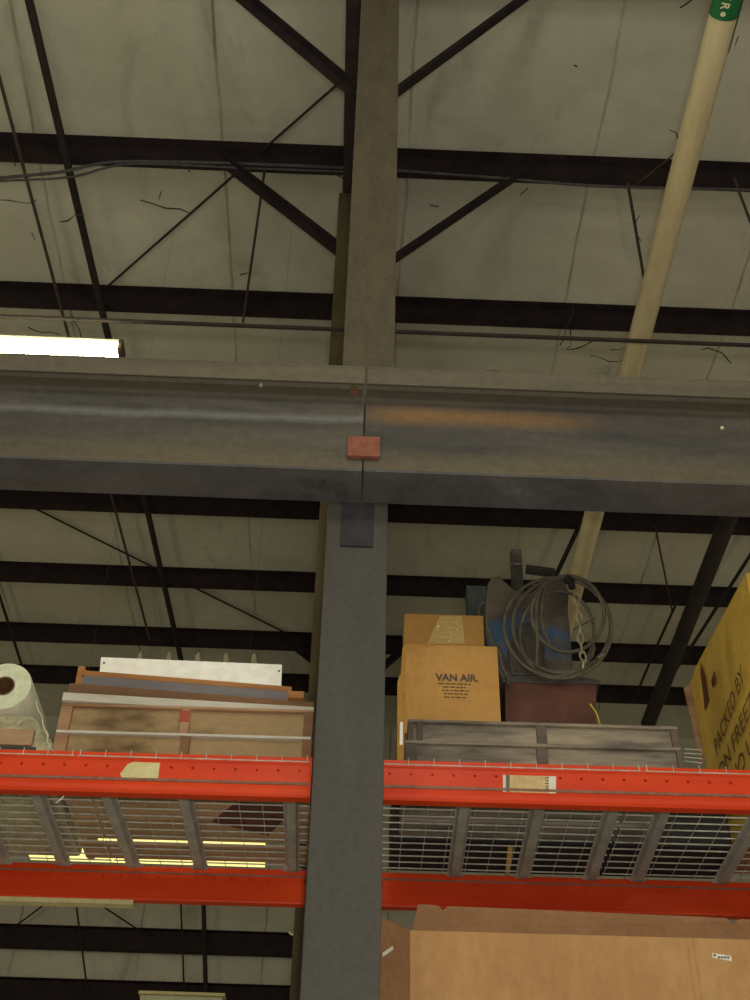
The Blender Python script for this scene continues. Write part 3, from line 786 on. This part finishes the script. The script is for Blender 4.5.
# film roll on a wrapped bundle
RV = FV + .13
c0 = rk(4, 686, RV)
rr_ = .118
root, org = rthing('film_roll', (c0.x, RV, c0.z), 'big roll of clear stretch film lying end-on at the left edge', 'film roll')
def lathe(prof, cx, cz, seg=48):
    b = MB(); vs = []; fs = []
    n = len(prof)
    for k in range(seg):
        a_ = 2*PI*k/seg
        for (r, y) in prof: vs.append((cx + r*math.cos(a_), y, cz + r*math.sin(a_)))
    for k in range(seg):
        for i in range(n-1):
            fs.append((k*n+i, k*n+i+1, ((k+1) % seg)*n+i+1, ((k+1) % seg)*n+i))
    b.poly(vs, fs); b.sm = True; return b
RE = RV+.75
rpart(lathe([(rr_-.004, RV), (rr_, RV+.006), (rr_, RE-.006), (rr_-.004, RE)], c0.x, c0.z), 'film_wrap', M['film'], root, org)
rpart(lathe([(.047, RE), (rr_-.004, RE), (rr_-.003, RE-.001), (rr_-.003, RV+.001), (rr_-.004, RV), (.047, RV), (.047, RV+.01)], c0.x, c0.z), 'film_end', M['filmend'], root, org, smooth=False)
rpart(lathe([(.047, RV-.002), (.040, RV-.002), (.040, RE+.002), (.047, RE+.002), (.047, RV-.002)], c0.x, c0.z), 'core', M['core'], root, org)
# wrapped bundle the roll lies on
zb1 = c0.z - rr_
root, org = rthing('wrapped_bundle', (c0.x, RV, TOPZ), 'plastic-wrapped bundle on the wire deck under the film roll', 'bundle')
xr1 = xx(50, 745, RV); xrt = xx(34, 705, RV); xlb = xx(-90, 745, RV)
b = MB(); n = 14
import bmesh
prof = [(xlb, TOPZ), (xr1, TOPZ), (xr1+.005, TOPZ+.12), (xrt+.01, zb1-.01), (xrt-.03, zb1), (xlb, zb1)]
b.prism(prof, RV+.03, BV-.08, 'y')
rpart(b, 'wrapped_load', M['wrap'], root, org, bevel=.02)
b = MB(); b.box(xlb, xx(33, 735, RV), RV+.004, RV+.03, zz(10, 744, RV), zz(10, 728, RV)); rpart(b, 'end_board', M['woodpale'], root, org, bevel=.002)
b = MB(); b.box(xlb, xx(38, 735, RV), RV-.0, RV+.03, TOPZ, zz(10, 746, RV)); rpart(b, 'base_sheet', M['teal'], root, org, bevel=.002)
# twisted bright edge of the film
b = MB(); pts = []
for k, (x, y) in enumerate(((35, 700), (38, 708), (41, 717), (44, 726), (47, 735), (48, 742), (51, 750))):
    pts.append(rk(x, y, RV+.01) + Vector((.004*(-1)**k, 0, 0)))
b.tube(pts, [.002, .003, .0025, .0035, .005, .003, .002], 6)
rpart(b, 'twisted_film_edge', M['film'], root, org)

# second fluorescent light, behind the rack
FY = 7.2
p = at_y(20, 848, FY); q = at_y(262, 862, FY)
root = thing('rear_fluorescent_light', ((p.x+q.x)/2, FY, p.z), 'lit fluorescent fixture behind the rack, glowing yellow through the wire deck', 'light')
zf = (p.z+q.z)/2 + .14
b = MB(); b.box(p.x, q.x, FY-.1, FY+.1, zf+.06, zf+.12); wpart(b, 'housing', M['fixture'], root, bevel=.01)
b = MB()
for dy in (-.06, .06): b.tube([(p.x+.02, FY+dy, zf+.02), (q.x-.02, FY+dy, zf+.02)], .03, 12)
wpart(b, 'tube', M['tube2'], root)
b = MB(); b.prism([(FY-.1, zf+.09), (FY-.31, zf-.05), (FY-.305, zf-.055), (FY-.09, zf+.08)], p.x, q.x, 'x'); b.prism([(FY+.1, zf+.09), (FY+.31, zf-.05), (FY+.305, zf-.055), (FY+.09, zf+.08)], p.x, q.x, 'x')
wpart(b, 'reflector', M['fixture'], root)
for x in (p.x+.2, q.x-.2):
    b = MB(); b.tube([(x, FY, zf+.12), (x, FY, PB)], .0008, 5); wpart(b, 'hanger_wire', M['wire'], root)
b = MB(); b.box(p.x, q.x, FY-.30, FY+.30, zf-.062, zf-.056); wpart(b, 'diffuser', M['diffuser'], root)

# ------------------------------------------------------------------ goods, right bay
QV = FV + .08
z0 = TOPZ
x0 = xx(405, 745, QV); x1 = xx(682, 755, QV); x1u = xx(674, 735, QV)
zm = zz(540, 743.5, QV); zu = zz(540, 722.5, QV)
def bvr(py): return rkz(500, py, TOPZ).y
DV0 = bvr(840)
def gcrate(x0, x1, z0, z1, posts, label):
    root, org = rthing('weathered_crate', ((x0+x1)/2, QV+.4, z0), label, 'wooden crate', 'weathered grey crates right of the column')
    b = MB(); b.box(x0+.004, x1-.004, QV+.018, QV+.034, z0+.004, z1-.014); rpart(b, 'front_panel', M['greywood'], root, org)
    b = MB(); b.box(x0, x1, QV, QV+.08, z1-.014, z1); rpart(b, 'top_lip', M['greywood'], root, org, bevel=.002)
    b = MB(); b.box(x0+.001, x1-.001, QV+.081, DV0, z1-.013, z1-.0005); rpart(b, 'top_boards', M['greywood2'], root, org)  # darker wood puts the shade inside the crate into the colour
    for (a_, c_) in posts:
        b = MB(); b.box(a_, c_, QV+.004, QV+.075, z0, z1-.014); rpart(b, 'post', M['greywood2'], root, org, bevel=.002)
    for (y0, y1) in ((QV+.04, bvr(820)), (bvr(823.5), bvr(838))):
        b = MB(); b.box(x0+.002, x1-.002, y0, y1, z0, z0+.018); rpart(b, 'bottom_board', M['greywood'], root, org, bevel=.002)
    for xe in (x0, x1-.03):
        b = MB(); b.box(xe, xe+.03, QV+.09, DV0, z0+.018, z1-.014); rpart(b, 'side_rail', M['greywood2'], root, org)
gcrate(x0, x1, z0, zm, [(x0, x0+.05), (xx(537, 755, QV), xx(548, 755, QV)), (x1-.02, x1)], 'weathered grey crate resting on the wire deck under its twin')
gcrate(x0+.012, x1u+.02, zm, zu, [(x0+.012, x0+.035), (x0+.05, x0+.075), (xx(537, 735, QV), xx(547, 735, QV)), (x1u-.01, x1u+.02)], 'weathered grey crate stacked on top, in front of the tan carton')

DV = bvr(841)
slab(xx(392, 770, DV), rkz(724, 873, TOPZ).x-.02, DV+.01, BV-.03, TOPZ, TOPZ+.24, M['dark_fill'], 'dark_filler', 'low black filler added to darken the rear of the deck behind the weathered grey crates', 'case', bevel=.01)  # added block, stands in for the darkness behind the crates
# tan cartons
def carton(pl_, v0, v1, z0, ztop, label, mface, name='cardboard_carton'):
    pass
BVn = QV + .12
xa = xx(405, 700, BVn); xb_ = xx(500, 700, BVn)
root, org = rthing('cardboard_carton', (xa, BVn, zu), 'tan cardboard carton with grey printed name, front of the two, on the grey crates', 'carton', 'tan cartons on the grey crates')
zt1 = zz(450, 645, BVn)
b = MB(); b.box(xa, xb_, BVn, BVn+.30, zu, zt1); rpart(b, 'box', M['tan'], root, org, bevel=.003)
b = MB(); P = [rk(398, 716, BVn-.02), rk(403, 645, BVn-.0)]
b.prism([(xx(397, 718, BVn), zu), (xa+.001, zu), (xa+.001, zt1), (xx(402.5, 650, BVn), zt1-.02)], BVn+.002, BVn+.28, 'y'); rpart(b, 'side_flap', M['tan_dark'], root, org, bevel=.002)
# printing
def rt(body, px, py, size, V, root, org, m, bold=.0006, name='lettering', sx=1.0):
    p_ = rk(px, py, V) - org
    mtx = Matrix.Translation((p_.x, V-org.y-.0015, p_.z)) @ Matrix.Rotation(PI/2, 4, 'X') @ Matrix.Diagonal((sx, 1, 1, 1))
    return text(body, size, m, root, mtx, name, 'LEFT', .0004, bold)
rt('VAN AIR.', 436, 680.5, .050, BVn, root, org, M['inkgrey'], .0018, sx=.93)
for k, (x, y, s_, tx) in enumerate(((438, 684.5, .0135, 'AIR DRYING SYSTEMS INC'), (443, 688.5, .0115, 'DRY AIR SYSTEMS'), (442, 692, .0115, 'LAKE CITY, PA 16423'), (444, 695.5, .0115, 'COMPRESSED AIR'), (444, 699, .0115, 'TREATMENT'))):
    pass
b = MB()
for (xa_, xb2, y) in ((438, 471, 683), (443, 466, 686.3), (442, 469, 689.6), (444, 468, 693), (444, 466, 696.4)):
    # small illegible print lines, broken into word-like dashes
    x = xa_
    while x < xb2-1:
        w = random.uniform(2.5, 6); w = min(w, xb2-x)
        p_ = rk(x, y + (x-438)*.03, BVn); q_ = rk(x+w, y+1.2 + (x-438)*.03, BVn)
        b.box(p_.x, q_.x, BVn-.0012, BVn-.0002, q_.z, p_.z); x += w+1
rpart(b, 'small_print', M['inkgrey'], root, org)
B2 = BVn+.31
xa2 = xx(404.5, 640, B2); xb2_ = xx(484.5, 640, B2)
root, org = rthing('cardboard_carton', (xa2, B2, zu), 'tan cardboard carton with clear tape, rear and taller of the two', 'carton', 'tan cartons on the grey crates')
zt2 = zz(445, 614.5, B2)
b = MB(); b.box(xa2, xb2_, B2, B2+.22, zu, zt2); rpart(b, 'box', M['tan'], root, org, bevel=.003)
def m_tape():
    t = NT('clear_packing_tape'); t.b.inputs['Base Color'].default_value = lin((214, 180, 112)); t.b.inputs['Roughness'].default_value = .12
    t.b.inputs['Specular IOR Level'].default_value = .9; t.bump(t.noise(45, None, 3), .9, .02); return t.m
M['cleartape'] = m_tape()
P = [rk(x, y, B2) for x, y in ((427, 644), (465, 644), (462, 616), (440, 616))]
b = MB(); b.prism([(p.x, p.z) for p in P], B2-.0015, B2-.0002, 'y'); rpart(b, 'clear_tape', M['cleartape'], root, org)

# side tape glare strip along the left edge, thin carton sheet standing beside the crates
p = [rk(403.5, 640, B2+.0), rk(398, 680, BVn-.03), rk(397.5, 756, QV+.02), rk(404, 756, QV+.02)]
V3 = QV+.03
P = [rk(x, y, V3) for x, y in ((397, 757), (404, 757), (404.5, 722), (400, 674), (397.5, 682))]
b = MB(); b.prism([(q_.x, TOPZ if k_ < 2 else q_.z) for k_, q_ in enumerate(P)], V3, V3+.03, 'y')
# stands between column and crates
single(b, 'cardboard_sheet', M['tan_dark'], (P[0].x, V3, TOPZ), 'narrow upright edge of tan cardboard at the left end of the grey crates', 'cardboard')
P = [rk(x, y, V3) for x, y in ((399.5, 745), (402.8, 745), (403, 722), (400, 722))]
b = MB(); b.prism([(q_.x, q_.z) for q_ in P], V3-.001, V3-.0001, 'y')  # white patch paints the glare on the tape
single(b, 'tape_glare', M['white'], tuple(P[0]), 'painted white glare of the tape on the narrow cardboard edge by the column', 'tape')

# machine: maroon bin with greasy rim, blue saddle housing, hose coil, chain
MV = QV + .32
root, org = rthing('blue_machine', (xx(545, 700, MV), MV, zu), 'worn blue machine with maroon steel bin base on the grey crates', 'machine')
P = [rk(x, y, MV) for x, y in ((504, 722), (590, 722), (597, 684), (505, 681))]
b = MB(); b.prism([(P[0].x, zu), (P[1].x, zu), (P[2].x, P[2].z), (P[3].x, P[3].z)], MV, MV+.34, 'y'); rpart(b, 'maroon_bin', M['oxide'], root, org, bevel=.004)
P = [rk(x, y, MV-.008) for x, y in ((502, 682), (600, 684), (600, 680), (583, 677), (520, 675), (503, 677))]
b = MB(); b.prism([(q_.x, q_.z) for q_ in P], MV-.008, MV+.35, 'y'); rpart(b, 'greasy_rim', M['greygrease'], root, org, bevel=.003)
HV = MV+.04
out = [(503, 680), (492, 655), (486.5, 628), (486, 602), (488, 583), (492, 576.5), (499, 575.5), (506, 582), (514, 589), (522, 592.5), (530, 592.5), (538, 587), (547, 580), (557, 577), (565, 580), (569, 592), (568, 608), (571, 640), (574, 680)]
P = [rk(x, y, HV) for x, y in out]
b = MB(); b.prism([(q_.x, q_.z) for q_ in P], HV, HV+.2, 'y'); rpart(b, 'saddle_housing', M['blue'], root, org, bevel=.008)
# raised rounded ribs of the housing
P = [rk(x, y, HV-.02) for x, y in ((512, 676), (508, 650), (516, 630), (528, 622), (540, 630), (545, 650), (542, 676))]
b = MB(); b.prism([(q_.x, q_.z) for q_ in P], HV-.03, HV, 'y'); rpart(b, 'front_cover', M['greygrease'], root, org, bevel=.01)
p = rk(511, 552, HV+.05); q = rk(523.5, 594, HV+.05)
b = MB(); b.box(p.x, q.x, HV+.02, HV+.06, q.z-.02, p.z); b.box(p.x-.008, p.x, HV+.0, HV+.06, q.z-.02, p.z-.02); rpart(b, 'upright_bracket', M['greygrease'], root, org, bevel=.003)
c_ = rk(517, 565, HV+.02)
b = MB(); b.tube([(c_.x-.045, HV+.012, c_.z), (c_.x+.03, HV+.012, c_.z)], .006, 8); rpart(b, 'cross_pin', M['brass'], root, org)
a = rk(526, 568, HV+.04); c = rk(555, 572, HV+.04)
pts = []; rs = []
for k in range(25):
    t_ = k/24; pts.append((a.x+(c.x-a.x)*t_, HV+.05, a.z+(c.z-a.z)*t_)); rs.append(.028 if k % 2 else .022)
b = MB(); b.tube(pts, rs, 14); rpart(b, 'threaded_spindle', M['greygrease'], root, org)
c_ = rk(498.5, 577, HV)
b = MB(); b.tube([(c_.x, HV-.012, c_.z), (c_.x, HV+.01, c_.z)], .009, 10); rpart(b, 'bolt', M['brass'], root, org)
for (x, y) in ((529, 591), (534, 586)):
    c_ = rk(x, y, HV); b = MB(); b.tube([(c_.x, HV-.014, c_.z), (c_.x, HV+.01, c_.z)], .007, 8); rpart(b, 'bolt', M['brass'], root, org)
# teal box behind left + looped handle
TV = MV+.1
p = rk(467, 586, TV); q = rk(487, 625, TV)
TBX0, TBX1 = p.x, q.x
root2, org2 = rthing('teal_case', (p.x, B2+.23, zu), 'dark teal case behind the taller tan carton', 'case')
TV = B2+.232
p = rk(467, 586, TV); q = rk(488, 625, TV)
# legs on crate top behind the cartons
b = MB(); b.box(p.x, q.x, TV, TV+.12, zu, p.z); rpart(b, 'body', M['teal'], root2, org2, bevel=.004)
b = MB(); b.box(p.x-.003, q.x+.003, TV-.003, TV+.123, p.z-.018, p.z+.002); rpart(b, 'lid', M['teal'], root2, org2, bevel=.003)
b = MB(); pts = [rk(x, y, TV-.008) for x, y in ((479, 616), (479, 609), (481, 604.5), (485, 603), (488, 603))]; b.tube(pts, .005, 8); rpart(b, 'handle', M['brass'], root2, org2)

# hose coil
CV = MV - .03
def loop(cx, cy, rxp, ryp, tilt, n=44, a0=0, a1=2*PI, dv=0):
    pts = []
    for k in range(n):
        a_ = a0 + (a1-a0)*k/(n-1)
        x = rxp*math.cos(a_); y = ryp*math.sin(a_)
        pts.append(rk(cx + x*math.cos(tilt) - y*math.sin(tilt), cy + x*math.sin(tilt) + y*math.cos(tilt), CV + dv + .006*math.sin(3*a_)))
    return pts
root, org = rthing('hose_coil', tuple(rk(556, 676, CV)), 'coil of dusty black hose hung over the blue machine', 'hose')
b = MB(); b.tube(loop(562, 626, 49, 47, .15)[:-1], .0095, 10, closed=True)
b.tube(loop(558, 628, 54, 50, .35, dv=-.02)[:-1], .008, 10, closed=True)
b.tube(loop(568, 614, 36, 38, -.15, dv=-.035)[:-1], .0095, 10, closed=True)
b.tube(loop(557, 634, 37, 43, .1, dv=-.01)[:-1], .008, 10, closed=True)
pts = [rk(x, y, CV-.045) for x, y in ((541, 588), (537, 602), (536, 620), (538, 640), (537, 655), (537, 668))]; b.tube(pts, .008, 10)
pts = [rk(x, y, CV-.03) for x, y in ((546, 586), (542, 600), (541, 618), (544, 632), (552, 648))]; b.tube(pts, .008, 10)
pts = [rk(x, y, CV-.0) for x, y in ((487, 625), (492, 640), (501, 655), (503, 668), (508, 677), (509, 685))]; b.tube(pts, .0075, 10)
pts = [rk(x, y, CV-.02) for x, y in ((590, 640), (594, 648), (592, 656), (584, 664))]; b.tube(pts, .0095, 10)
rpart(b, 'hose', M['hose'], root, org)
b = MB(); pts = [rk(x, y, CV-.03) for x, y in ((566, 578), (571, 582), (572, 588))]; b.tube(pts, [.022, .02, .018], 10); rpart(b, 'tie', M['rod'], root, org)
b = MB(); c_ = rk(600, 657, CV-.02); b.tube([(c_.x-.012, CV-.02, c_.z-.008), (c_.x+.014, CV-.02, c_.z+.01)], [.012, .014], 12); rpart(b, 'hose_fitting', M['brass'], root, org)
# chain
root, org = rthing('hanging_chain', tuple(rk(583, 668, CV-.085)), 'short pale steel chain hanging through the hose coil', 'chain')
path = [(576, 594), (577.5, 603), (578.5, 613), (580, 623), (580, 633), (581, 643), (582, 652), (584, 661), (583, 668)]
for k in range(len(path)-1):
    a = rk(*path[k], CV-.085); c = rk(*path[k+1], CV-.085); mid = (a+c)/2; dd = (c-a); L = dd.length*.62; dd.normalize()
    side = Vector((1, 0, 0)) if k % 2 == 0 else Vector((.25, 1, 0)).normalized()
    side = (side - dd*side.dot(dd)).normalized()
    pts = []
    for j in range(16):
        a_ = 2*PI*j/16
        pts.append(mid + dd*math.cos(a_)*L + side*math.sin(a_)*.013)
    b = MB(); b.tube(pts, .0046, 6, closed=True); rpart(b, 'chain_link', M['chain'], root, org)

# grey wire spool to the right of the crates
SV = QV+.78
sx, sy = 650, 748
root, org = rthing('wire_coil', tuple(rk(660, 770, SV)), 'grey coil of wire behind the right end of the grey crates', 'coil')
b = MB()
for k in range(5):
    pts = []
    for j in range(40):
        a_ = 2*PI*j/40; q_ = rk(sx-2, sy, SV)
        pts.append((q_.x + .14*math.cos(a_), SV+.015*k, TOPZ + .25 + .13 + .12*math.sin(a_)))
    b.tube(pts, .010, 8, closed=True)
rpart(b, 'winding', M['strap'], root, org)
b = MB()
for k in range(4):
    p = rk(684, 749+k*4, QV+.12); q = rk(702, 750+k*4.4, QV+.12); b.tube([p, q], .0028, 6)
single(b, 'wire_bundle', M['wiregalv'], tuple(rk(684, 765, QV+.12)), 'thin bright wires between the grey crates and the yellow carton', 'wires', kind='stuff')
b = MB(); b.tube([rk(590, 704, MV-.05), rk(596, 712, MV-.06), Vector((rk(606, 727, MV-.07).x, MV-.07, zu+.004))], .004, 6)
single(b, 'yellow_wire', M['yellowwire'], tuple(rk(606, 727, MV-.07)), 'short yellow wire poking up beside the maroon bin', 'wire')
# yellow strip seen through deck, cloth under crates
P = [rkz(x, y, TOPZ) for x, y in ((505, 876), (509, 876), (513, 846), (508, 846))]
b = MB(); b.prism([(p.x, p.y) for p in P], TOPZ-.004, TOPZ-.0008, 'z')
single(b, 'yellow_stick', M['yellow'], tuple(P[0]), 'thin yellow stick lying on the wire deck, seen from below', 'stick')

# yellow carton
ex0 = rkz(727, 873, TOPZ); YVb = ex0.y; YX = ex0.x
topc = rk(690, 683, YVb); YZ = topc.z
YVf = FV + .05
root, org = rthing('yellow_carton', (YX, YVf, TOPZ), 'large yellow cardboard carton with printed lines at the right edge', 'carton')
YX2 = YX+.75; ti = rk(690, 683, YVb).x
# front/top edge slightly raised and leaning out
zf_ = YZ + .0
xt = ti; 
vs = [(YX, YVf, TOPZ), (YX2, YVf, TOPZ), (YX2, YVb, TOPZ), (YX, YVb, TOPZ), (ti+.05, YVf, YZ), (YX2, YVf, YZ), (YX2, YVb, YZ), (ti, YVb, YZ), (ti+.0, YVb-.14, YZ+.012)]
b = MB(); b.poly(vs, [(0, 1, 2, 3), (4, 8, 7, 6, 5), (0, 4, 5, 1), (1, 5, 6, 2), (2, 6, 7, 3), (3, 7, 8, 4, 0)])
o_ = rpart(b, 'box', M['yellow'], root, org, bevel=.004)
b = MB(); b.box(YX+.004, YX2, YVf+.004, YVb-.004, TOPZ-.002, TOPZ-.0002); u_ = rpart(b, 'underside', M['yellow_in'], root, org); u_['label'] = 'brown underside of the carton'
# open flap at back corner
P = [rk(x, y, YVb+.02) for x, y in ((683, 689), (690, 684), (704, 765), (700, 765))]
b = MB(); b.prism([(q_.x, q_.z) for q_ in P], YVb+.004, YVb+.01, 'y'); rpart(b, 'rear_flap', M['woodpink'], root, org)
# left face frame: text runs towards the viewer
lean = Vector((ti+.0-YX, 0, YZ-TOPZ)).normalized()
exv = Vector((0, -1, 0)); eyv = lean; ezv = exv.cross(eyv).normalized()
def facept(px, py):      # hit of the pixel ray with the carton's left face, rack frame
    n = ezv; d_ = RI @ ray(px, py); p0_ = Vector((YX, YVf, TOPZ)); return O + d_*((p0_-O).dot(n)/d_.dot(n))
for (tx, px, py, px2, py2, sz) in (('PACKED BY', 718, 757, 746, 678, .118), ('ON FREEZE', 722, 785, 760, 695, .118), ('NO USE', 735, 790, 764, 730, .118)):
    p_ = facept(px, py); q_ = facept(px2, py2); dv = (q_-p_); 
    dirn = (dv - ezv*dv.dot(ezv)).normalized(); up = ezv.cross(dirn).normalized()
    offs = 0; ws = []
    for wd in tx.split(' '):
        o_ = text(wd, sz, M['ink'], root, Matrix.Identity(4), 'lettering', 'LEFT', .0006, .0008)
        ws.append((o_, offs)); offs += max(v.co.x for v in o_.data.vertices) + .32*sz
    k_ = dv.length/(offs - .32*sz)
    for o_, dx_ in ws:
        o_.matrix_local = frame(dirn, up, ezv, p_ - org + ezv*.006 + dirn*dx_*k_) @ Matrix.Diagonal((k_, 1, 1, 1))
for pts in (((701.5, 662), (706.7, 678), (710, 701), (706, 711.5), (704.7, 696), (702, 676)), ((715.8, 670.5), (717, 683), (714, 688), (712.5, 681))):
    P = [facept(x, y) - org + ezv*.005 for x, y in pts]; n = len(P)
    b = MB(); b.poly(P + [p + ezv*.002 for p in P], [tuple(range(n)), tuple(range(2*n-1, n-1, -1))] + [(i, (i+1) % n, n+(i+1) % n, n+i) for i in range(n)])
    b.build('tear_mark', M['tear'], root)

# ------------------------------------------------------------------ big open carton on the level below
KV = FV + .09
LOWZ = EYE + .55
kx0 = rk(410, 930, KV).x; kx1 = kx0 + 1.9
kz = rk(410, 930, KV).z
root, org = rthing('open_carton', (kx0, KV, LOWZ), 'huge open brown carton with raised flap on the level below the red beams', 'carton')
b = MB()
th = .008; KB = BV-.14
b.box(kx0, kx1, KV, KV+th, LOWZ, kz)
xc1 = rk(687, 943, KV).x
rpart(b, 'front_wall', M['brownboard'], root, org, bevel=.002)
b = MB(); b.box(kx0, kx0+th, KV+th, KB, LOWZ, kz); rpart(b, 'side_wall', M['brownboard'], root, org)
b = MB(); b.box(kx1-th, kx1, KV+th, KB, LOWZ, kz); rpart(b, 'side_wall', M['brownboard'], root, org)
b = MB(); b.box(kx0+th, kx1-th, KB-th, KB, LOWZ, kz); rpart(b, 'rear_wall', M['brownboard'], root, org)
b = MB(); b.box(kx0+th, kx1-th, KV+th, KB-th, LOWZ, LOWZ+th); rpart(b, 'bottom', M['flap'], root, org)
for px in (687, 693.5):
    a = rk(px, 944, KV); c = rk(px+9, 1003, KV)
    b = MB(); b.tube([(a.x, KV+.001, kz-.005), (a.x, KV+.001, LOWZ+.02)], .005, 8); rpart(b, 'score_line', M['brownboard'], root, org)
# raised front flap, leaning back, with notches
FVb = KV + .05
prof = [(412, 930), (418, 903), (437, 904), (443, 909), (449, 905), (700, 915.5), (727, 917), (733, 922), (741, 918), (800, 921), (800, 949)]
b = MB(); vs = []
for (x, y) in prof:
    q_ = rk(x, y, KV+.02 if y < 925 else KV+.001); zq = q_.z if y < 925 else kz
    vs.append(Vector((q_.x, KV+.001 + (.03 if y < 925 else 0), zq)))
vs.append(Vector((kx0+.45, KV+.001, kz)))
n = len(vs)-1; vs = vs[:n]
b.poly(vs + [v + Vector((0, .006, 0)) for v in vs], [tuple(range(n)), tuple(range(2*n-1, n-1, -1))] + [(i, (i+1) % n, n+(i+1) % n, n+i) for i in range(n)])
rpart(b, 'front_flap', M['flap'], root, org)
# left panel swung out towards the viewer
a = rk(409, 931, KV); c = rk(372, 910, KV-.16); 
b = MB(); vs = [(kx0, KV, kz), (c.x, KV-.16, kz+.0), (c.x, KV-.16, LOWZ), (kx0, KV, LOWZ)]
vs = [Vector(v) for v in vs]; b.poly(vs + [v + Vector((-.005, .006, 0)) for v in vs], [(0, 1, 2, 3), (7, 6, 5, 4), (0, 4, 5, 1), (1, 5, 6, 2), (2, 6, 7, 3), (3, 7, 4, 0)])
rpart(b, 'side_flap', M['flap'], root, org)
# stickers
p = rk(712, 952.5, KV); q = rk(731, 959, KV)
st = MB(); P = [rk(x, y, KV) for x, y in ((712, 953), (731, 956), (732, 961.5), (712.5, 958))]
st.prism([(q_.x, q_.z) for q_ in P], KV-.002, KV-.0005, 'y'); s1 = rpart(st, 'sticker', M['paperwhite'], root, org); s1['label'] = 'small white sticker'
b = MB(); 
for x in (714.5,): 
    q_ = rk(x, 955.5, KV); b.box(q_.x-.004, q_.x+.004, KV-.003, KV-.002, q_.z-.004, q_.z+.004)
for x in (719, 722, 725, 728):
    q_ = rk(x, 957.5, KV); b.box(q_.x-.004, q_.x+.004, KV-.003, KV-.002, q_.z-.004, q_.z+.003)
b.build('print', M['inkgrey'], s1, None) if False else rpart(b, 'sticker_print', M['inkgrey'], root, org)
# sticker on side flap
nf = Vector((c.x-kx0, -.16, 0)).normalized()
def sf(px, py):
    n = Vector((nf.y, -nf.x, 0)); d_ = RI @ ray(px, py); p0_ = Vector((kx0, KV, kz)); return O + d_*((p0_-O).dot(n)/d_.dot(n))
nn = Vector((nf.y, -nf.x, 0)); nn = nn if nn.y < 0 else -nn
P = [sf(x, y) + nn*.002 for x, y in ((382, 953), (392, 946), (393, 949.5), (382.5, 957))]
b = MB(); b.poly(P + [p + nn*.001 for p in P], [(0, 1, 2, 3), (7, 6, 5, 4), (0, 4, 5, 1), (1, 5, 6, 2), (2, 6, 7, 3), (3, 7, 4, 0)])
s2 = rpart(b, 'sticker', M['paperwhite'], root, org); s2['label'] = 'small white sticker'
# shelf below carrying it
for (v, nm) in ((KV+.0, 'front'), (KB-.06, 'rear')):
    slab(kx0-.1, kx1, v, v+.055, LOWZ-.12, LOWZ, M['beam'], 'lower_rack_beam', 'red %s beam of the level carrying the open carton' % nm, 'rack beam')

# loose string by the column, below the rear beam
b = MB(); P = [at_y(x, y, 6.0) for x, y in ((289, 932), (292, 934.5), (297, 933), (300, 928), (302, 924), (301, 921))]
b.tube(P, .006, 6)
single(b, 'loose_string', M['tape'], tuple(P[0]), 'curled pale string at the column below the red beams', 'string', rack=False)
# white sliver painted as a small glint at the deck left
b = MB(); b.tube([rk(56, 803, FV+.1), rk(61, 799, FV+.1), (rk(64, 796, FV+.1))], [.002, .004, .003], 6)
single(b, 'glint_sliver', M['white'], tuple(rk(56, 803, FV+.1)), 'white sliver painted as a glint at the front edge of the left deck', 'glint')
# hanging film edge under the rear beam at left, its yellow glow put into the colour
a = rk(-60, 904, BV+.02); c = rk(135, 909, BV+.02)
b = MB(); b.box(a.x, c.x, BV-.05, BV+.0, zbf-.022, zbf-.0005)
single(b, 'film_glow_strip', M['tape'], ((a.x+c.x)/2, BV, zbf-.022), 'film strip with a painted pale glow along the bottom of the left rear beam', 'film')

# ------------------------------------------------------------------ lights
def lamp(name, loc, energy, size, col=(1, .95, .78), typ='AREA', rot=(0, 0, 0), sy=.2):
    l = bpy.data.lights.new(name, typ); l.energy = energy; l.color = col
    if typ == 'AREA': l.shape = 'RECTANGLE'; l.size = size; l.size_y = sy
    else: l.shadow_soft_size = size
    o = bpy.data.objects.new(name, l); COL.objects.link(o); o.location = loc; o.rotation_euler = rot
    return o
# bare-tube strip lights of the aisle, out of view around and behind the photographer
lamp('camera_flash', (.06, -.15, EYE+.05), 370, .05, (1, .96, .88), 'POINT')
lamp('aisle_lamp', (-2.2, -1.2, 5.2), 120, .5, typ='POINT')
lamp('aisle_lamp', (2.4, -1.5, 5.2), 120, .5, typ='POINT')
lamp('high_aisle_lamp', (0.3, -1.0, 7.4), 300, .6, typ='POINT')
lamp('far_aisle_lamp', (-5.5, 11, 6.0), 70, .5, (1, .82, .5), 'POINT')
lamp('far_aisle_lamp', (5.5, 9.5, 6.0), 70, .5, (1, .82, .5), 'POINT')

w = bpy.data.worlds.new('world'); SC.world = w; w.use_nodes = True
bg = w.node_tree.nodes['Background']; bg.inputs[0].default_value = (1, .92, .72, 1); bg.inputs[1].default_value = .17
SC.view_settings.view_transform = 'Standard'; SC.view_settings.look = 'None'
SC.view_settings.gamma = 1; SC.view_settings.use_curve_mapping = False
SC.view_settings.exposure = 0
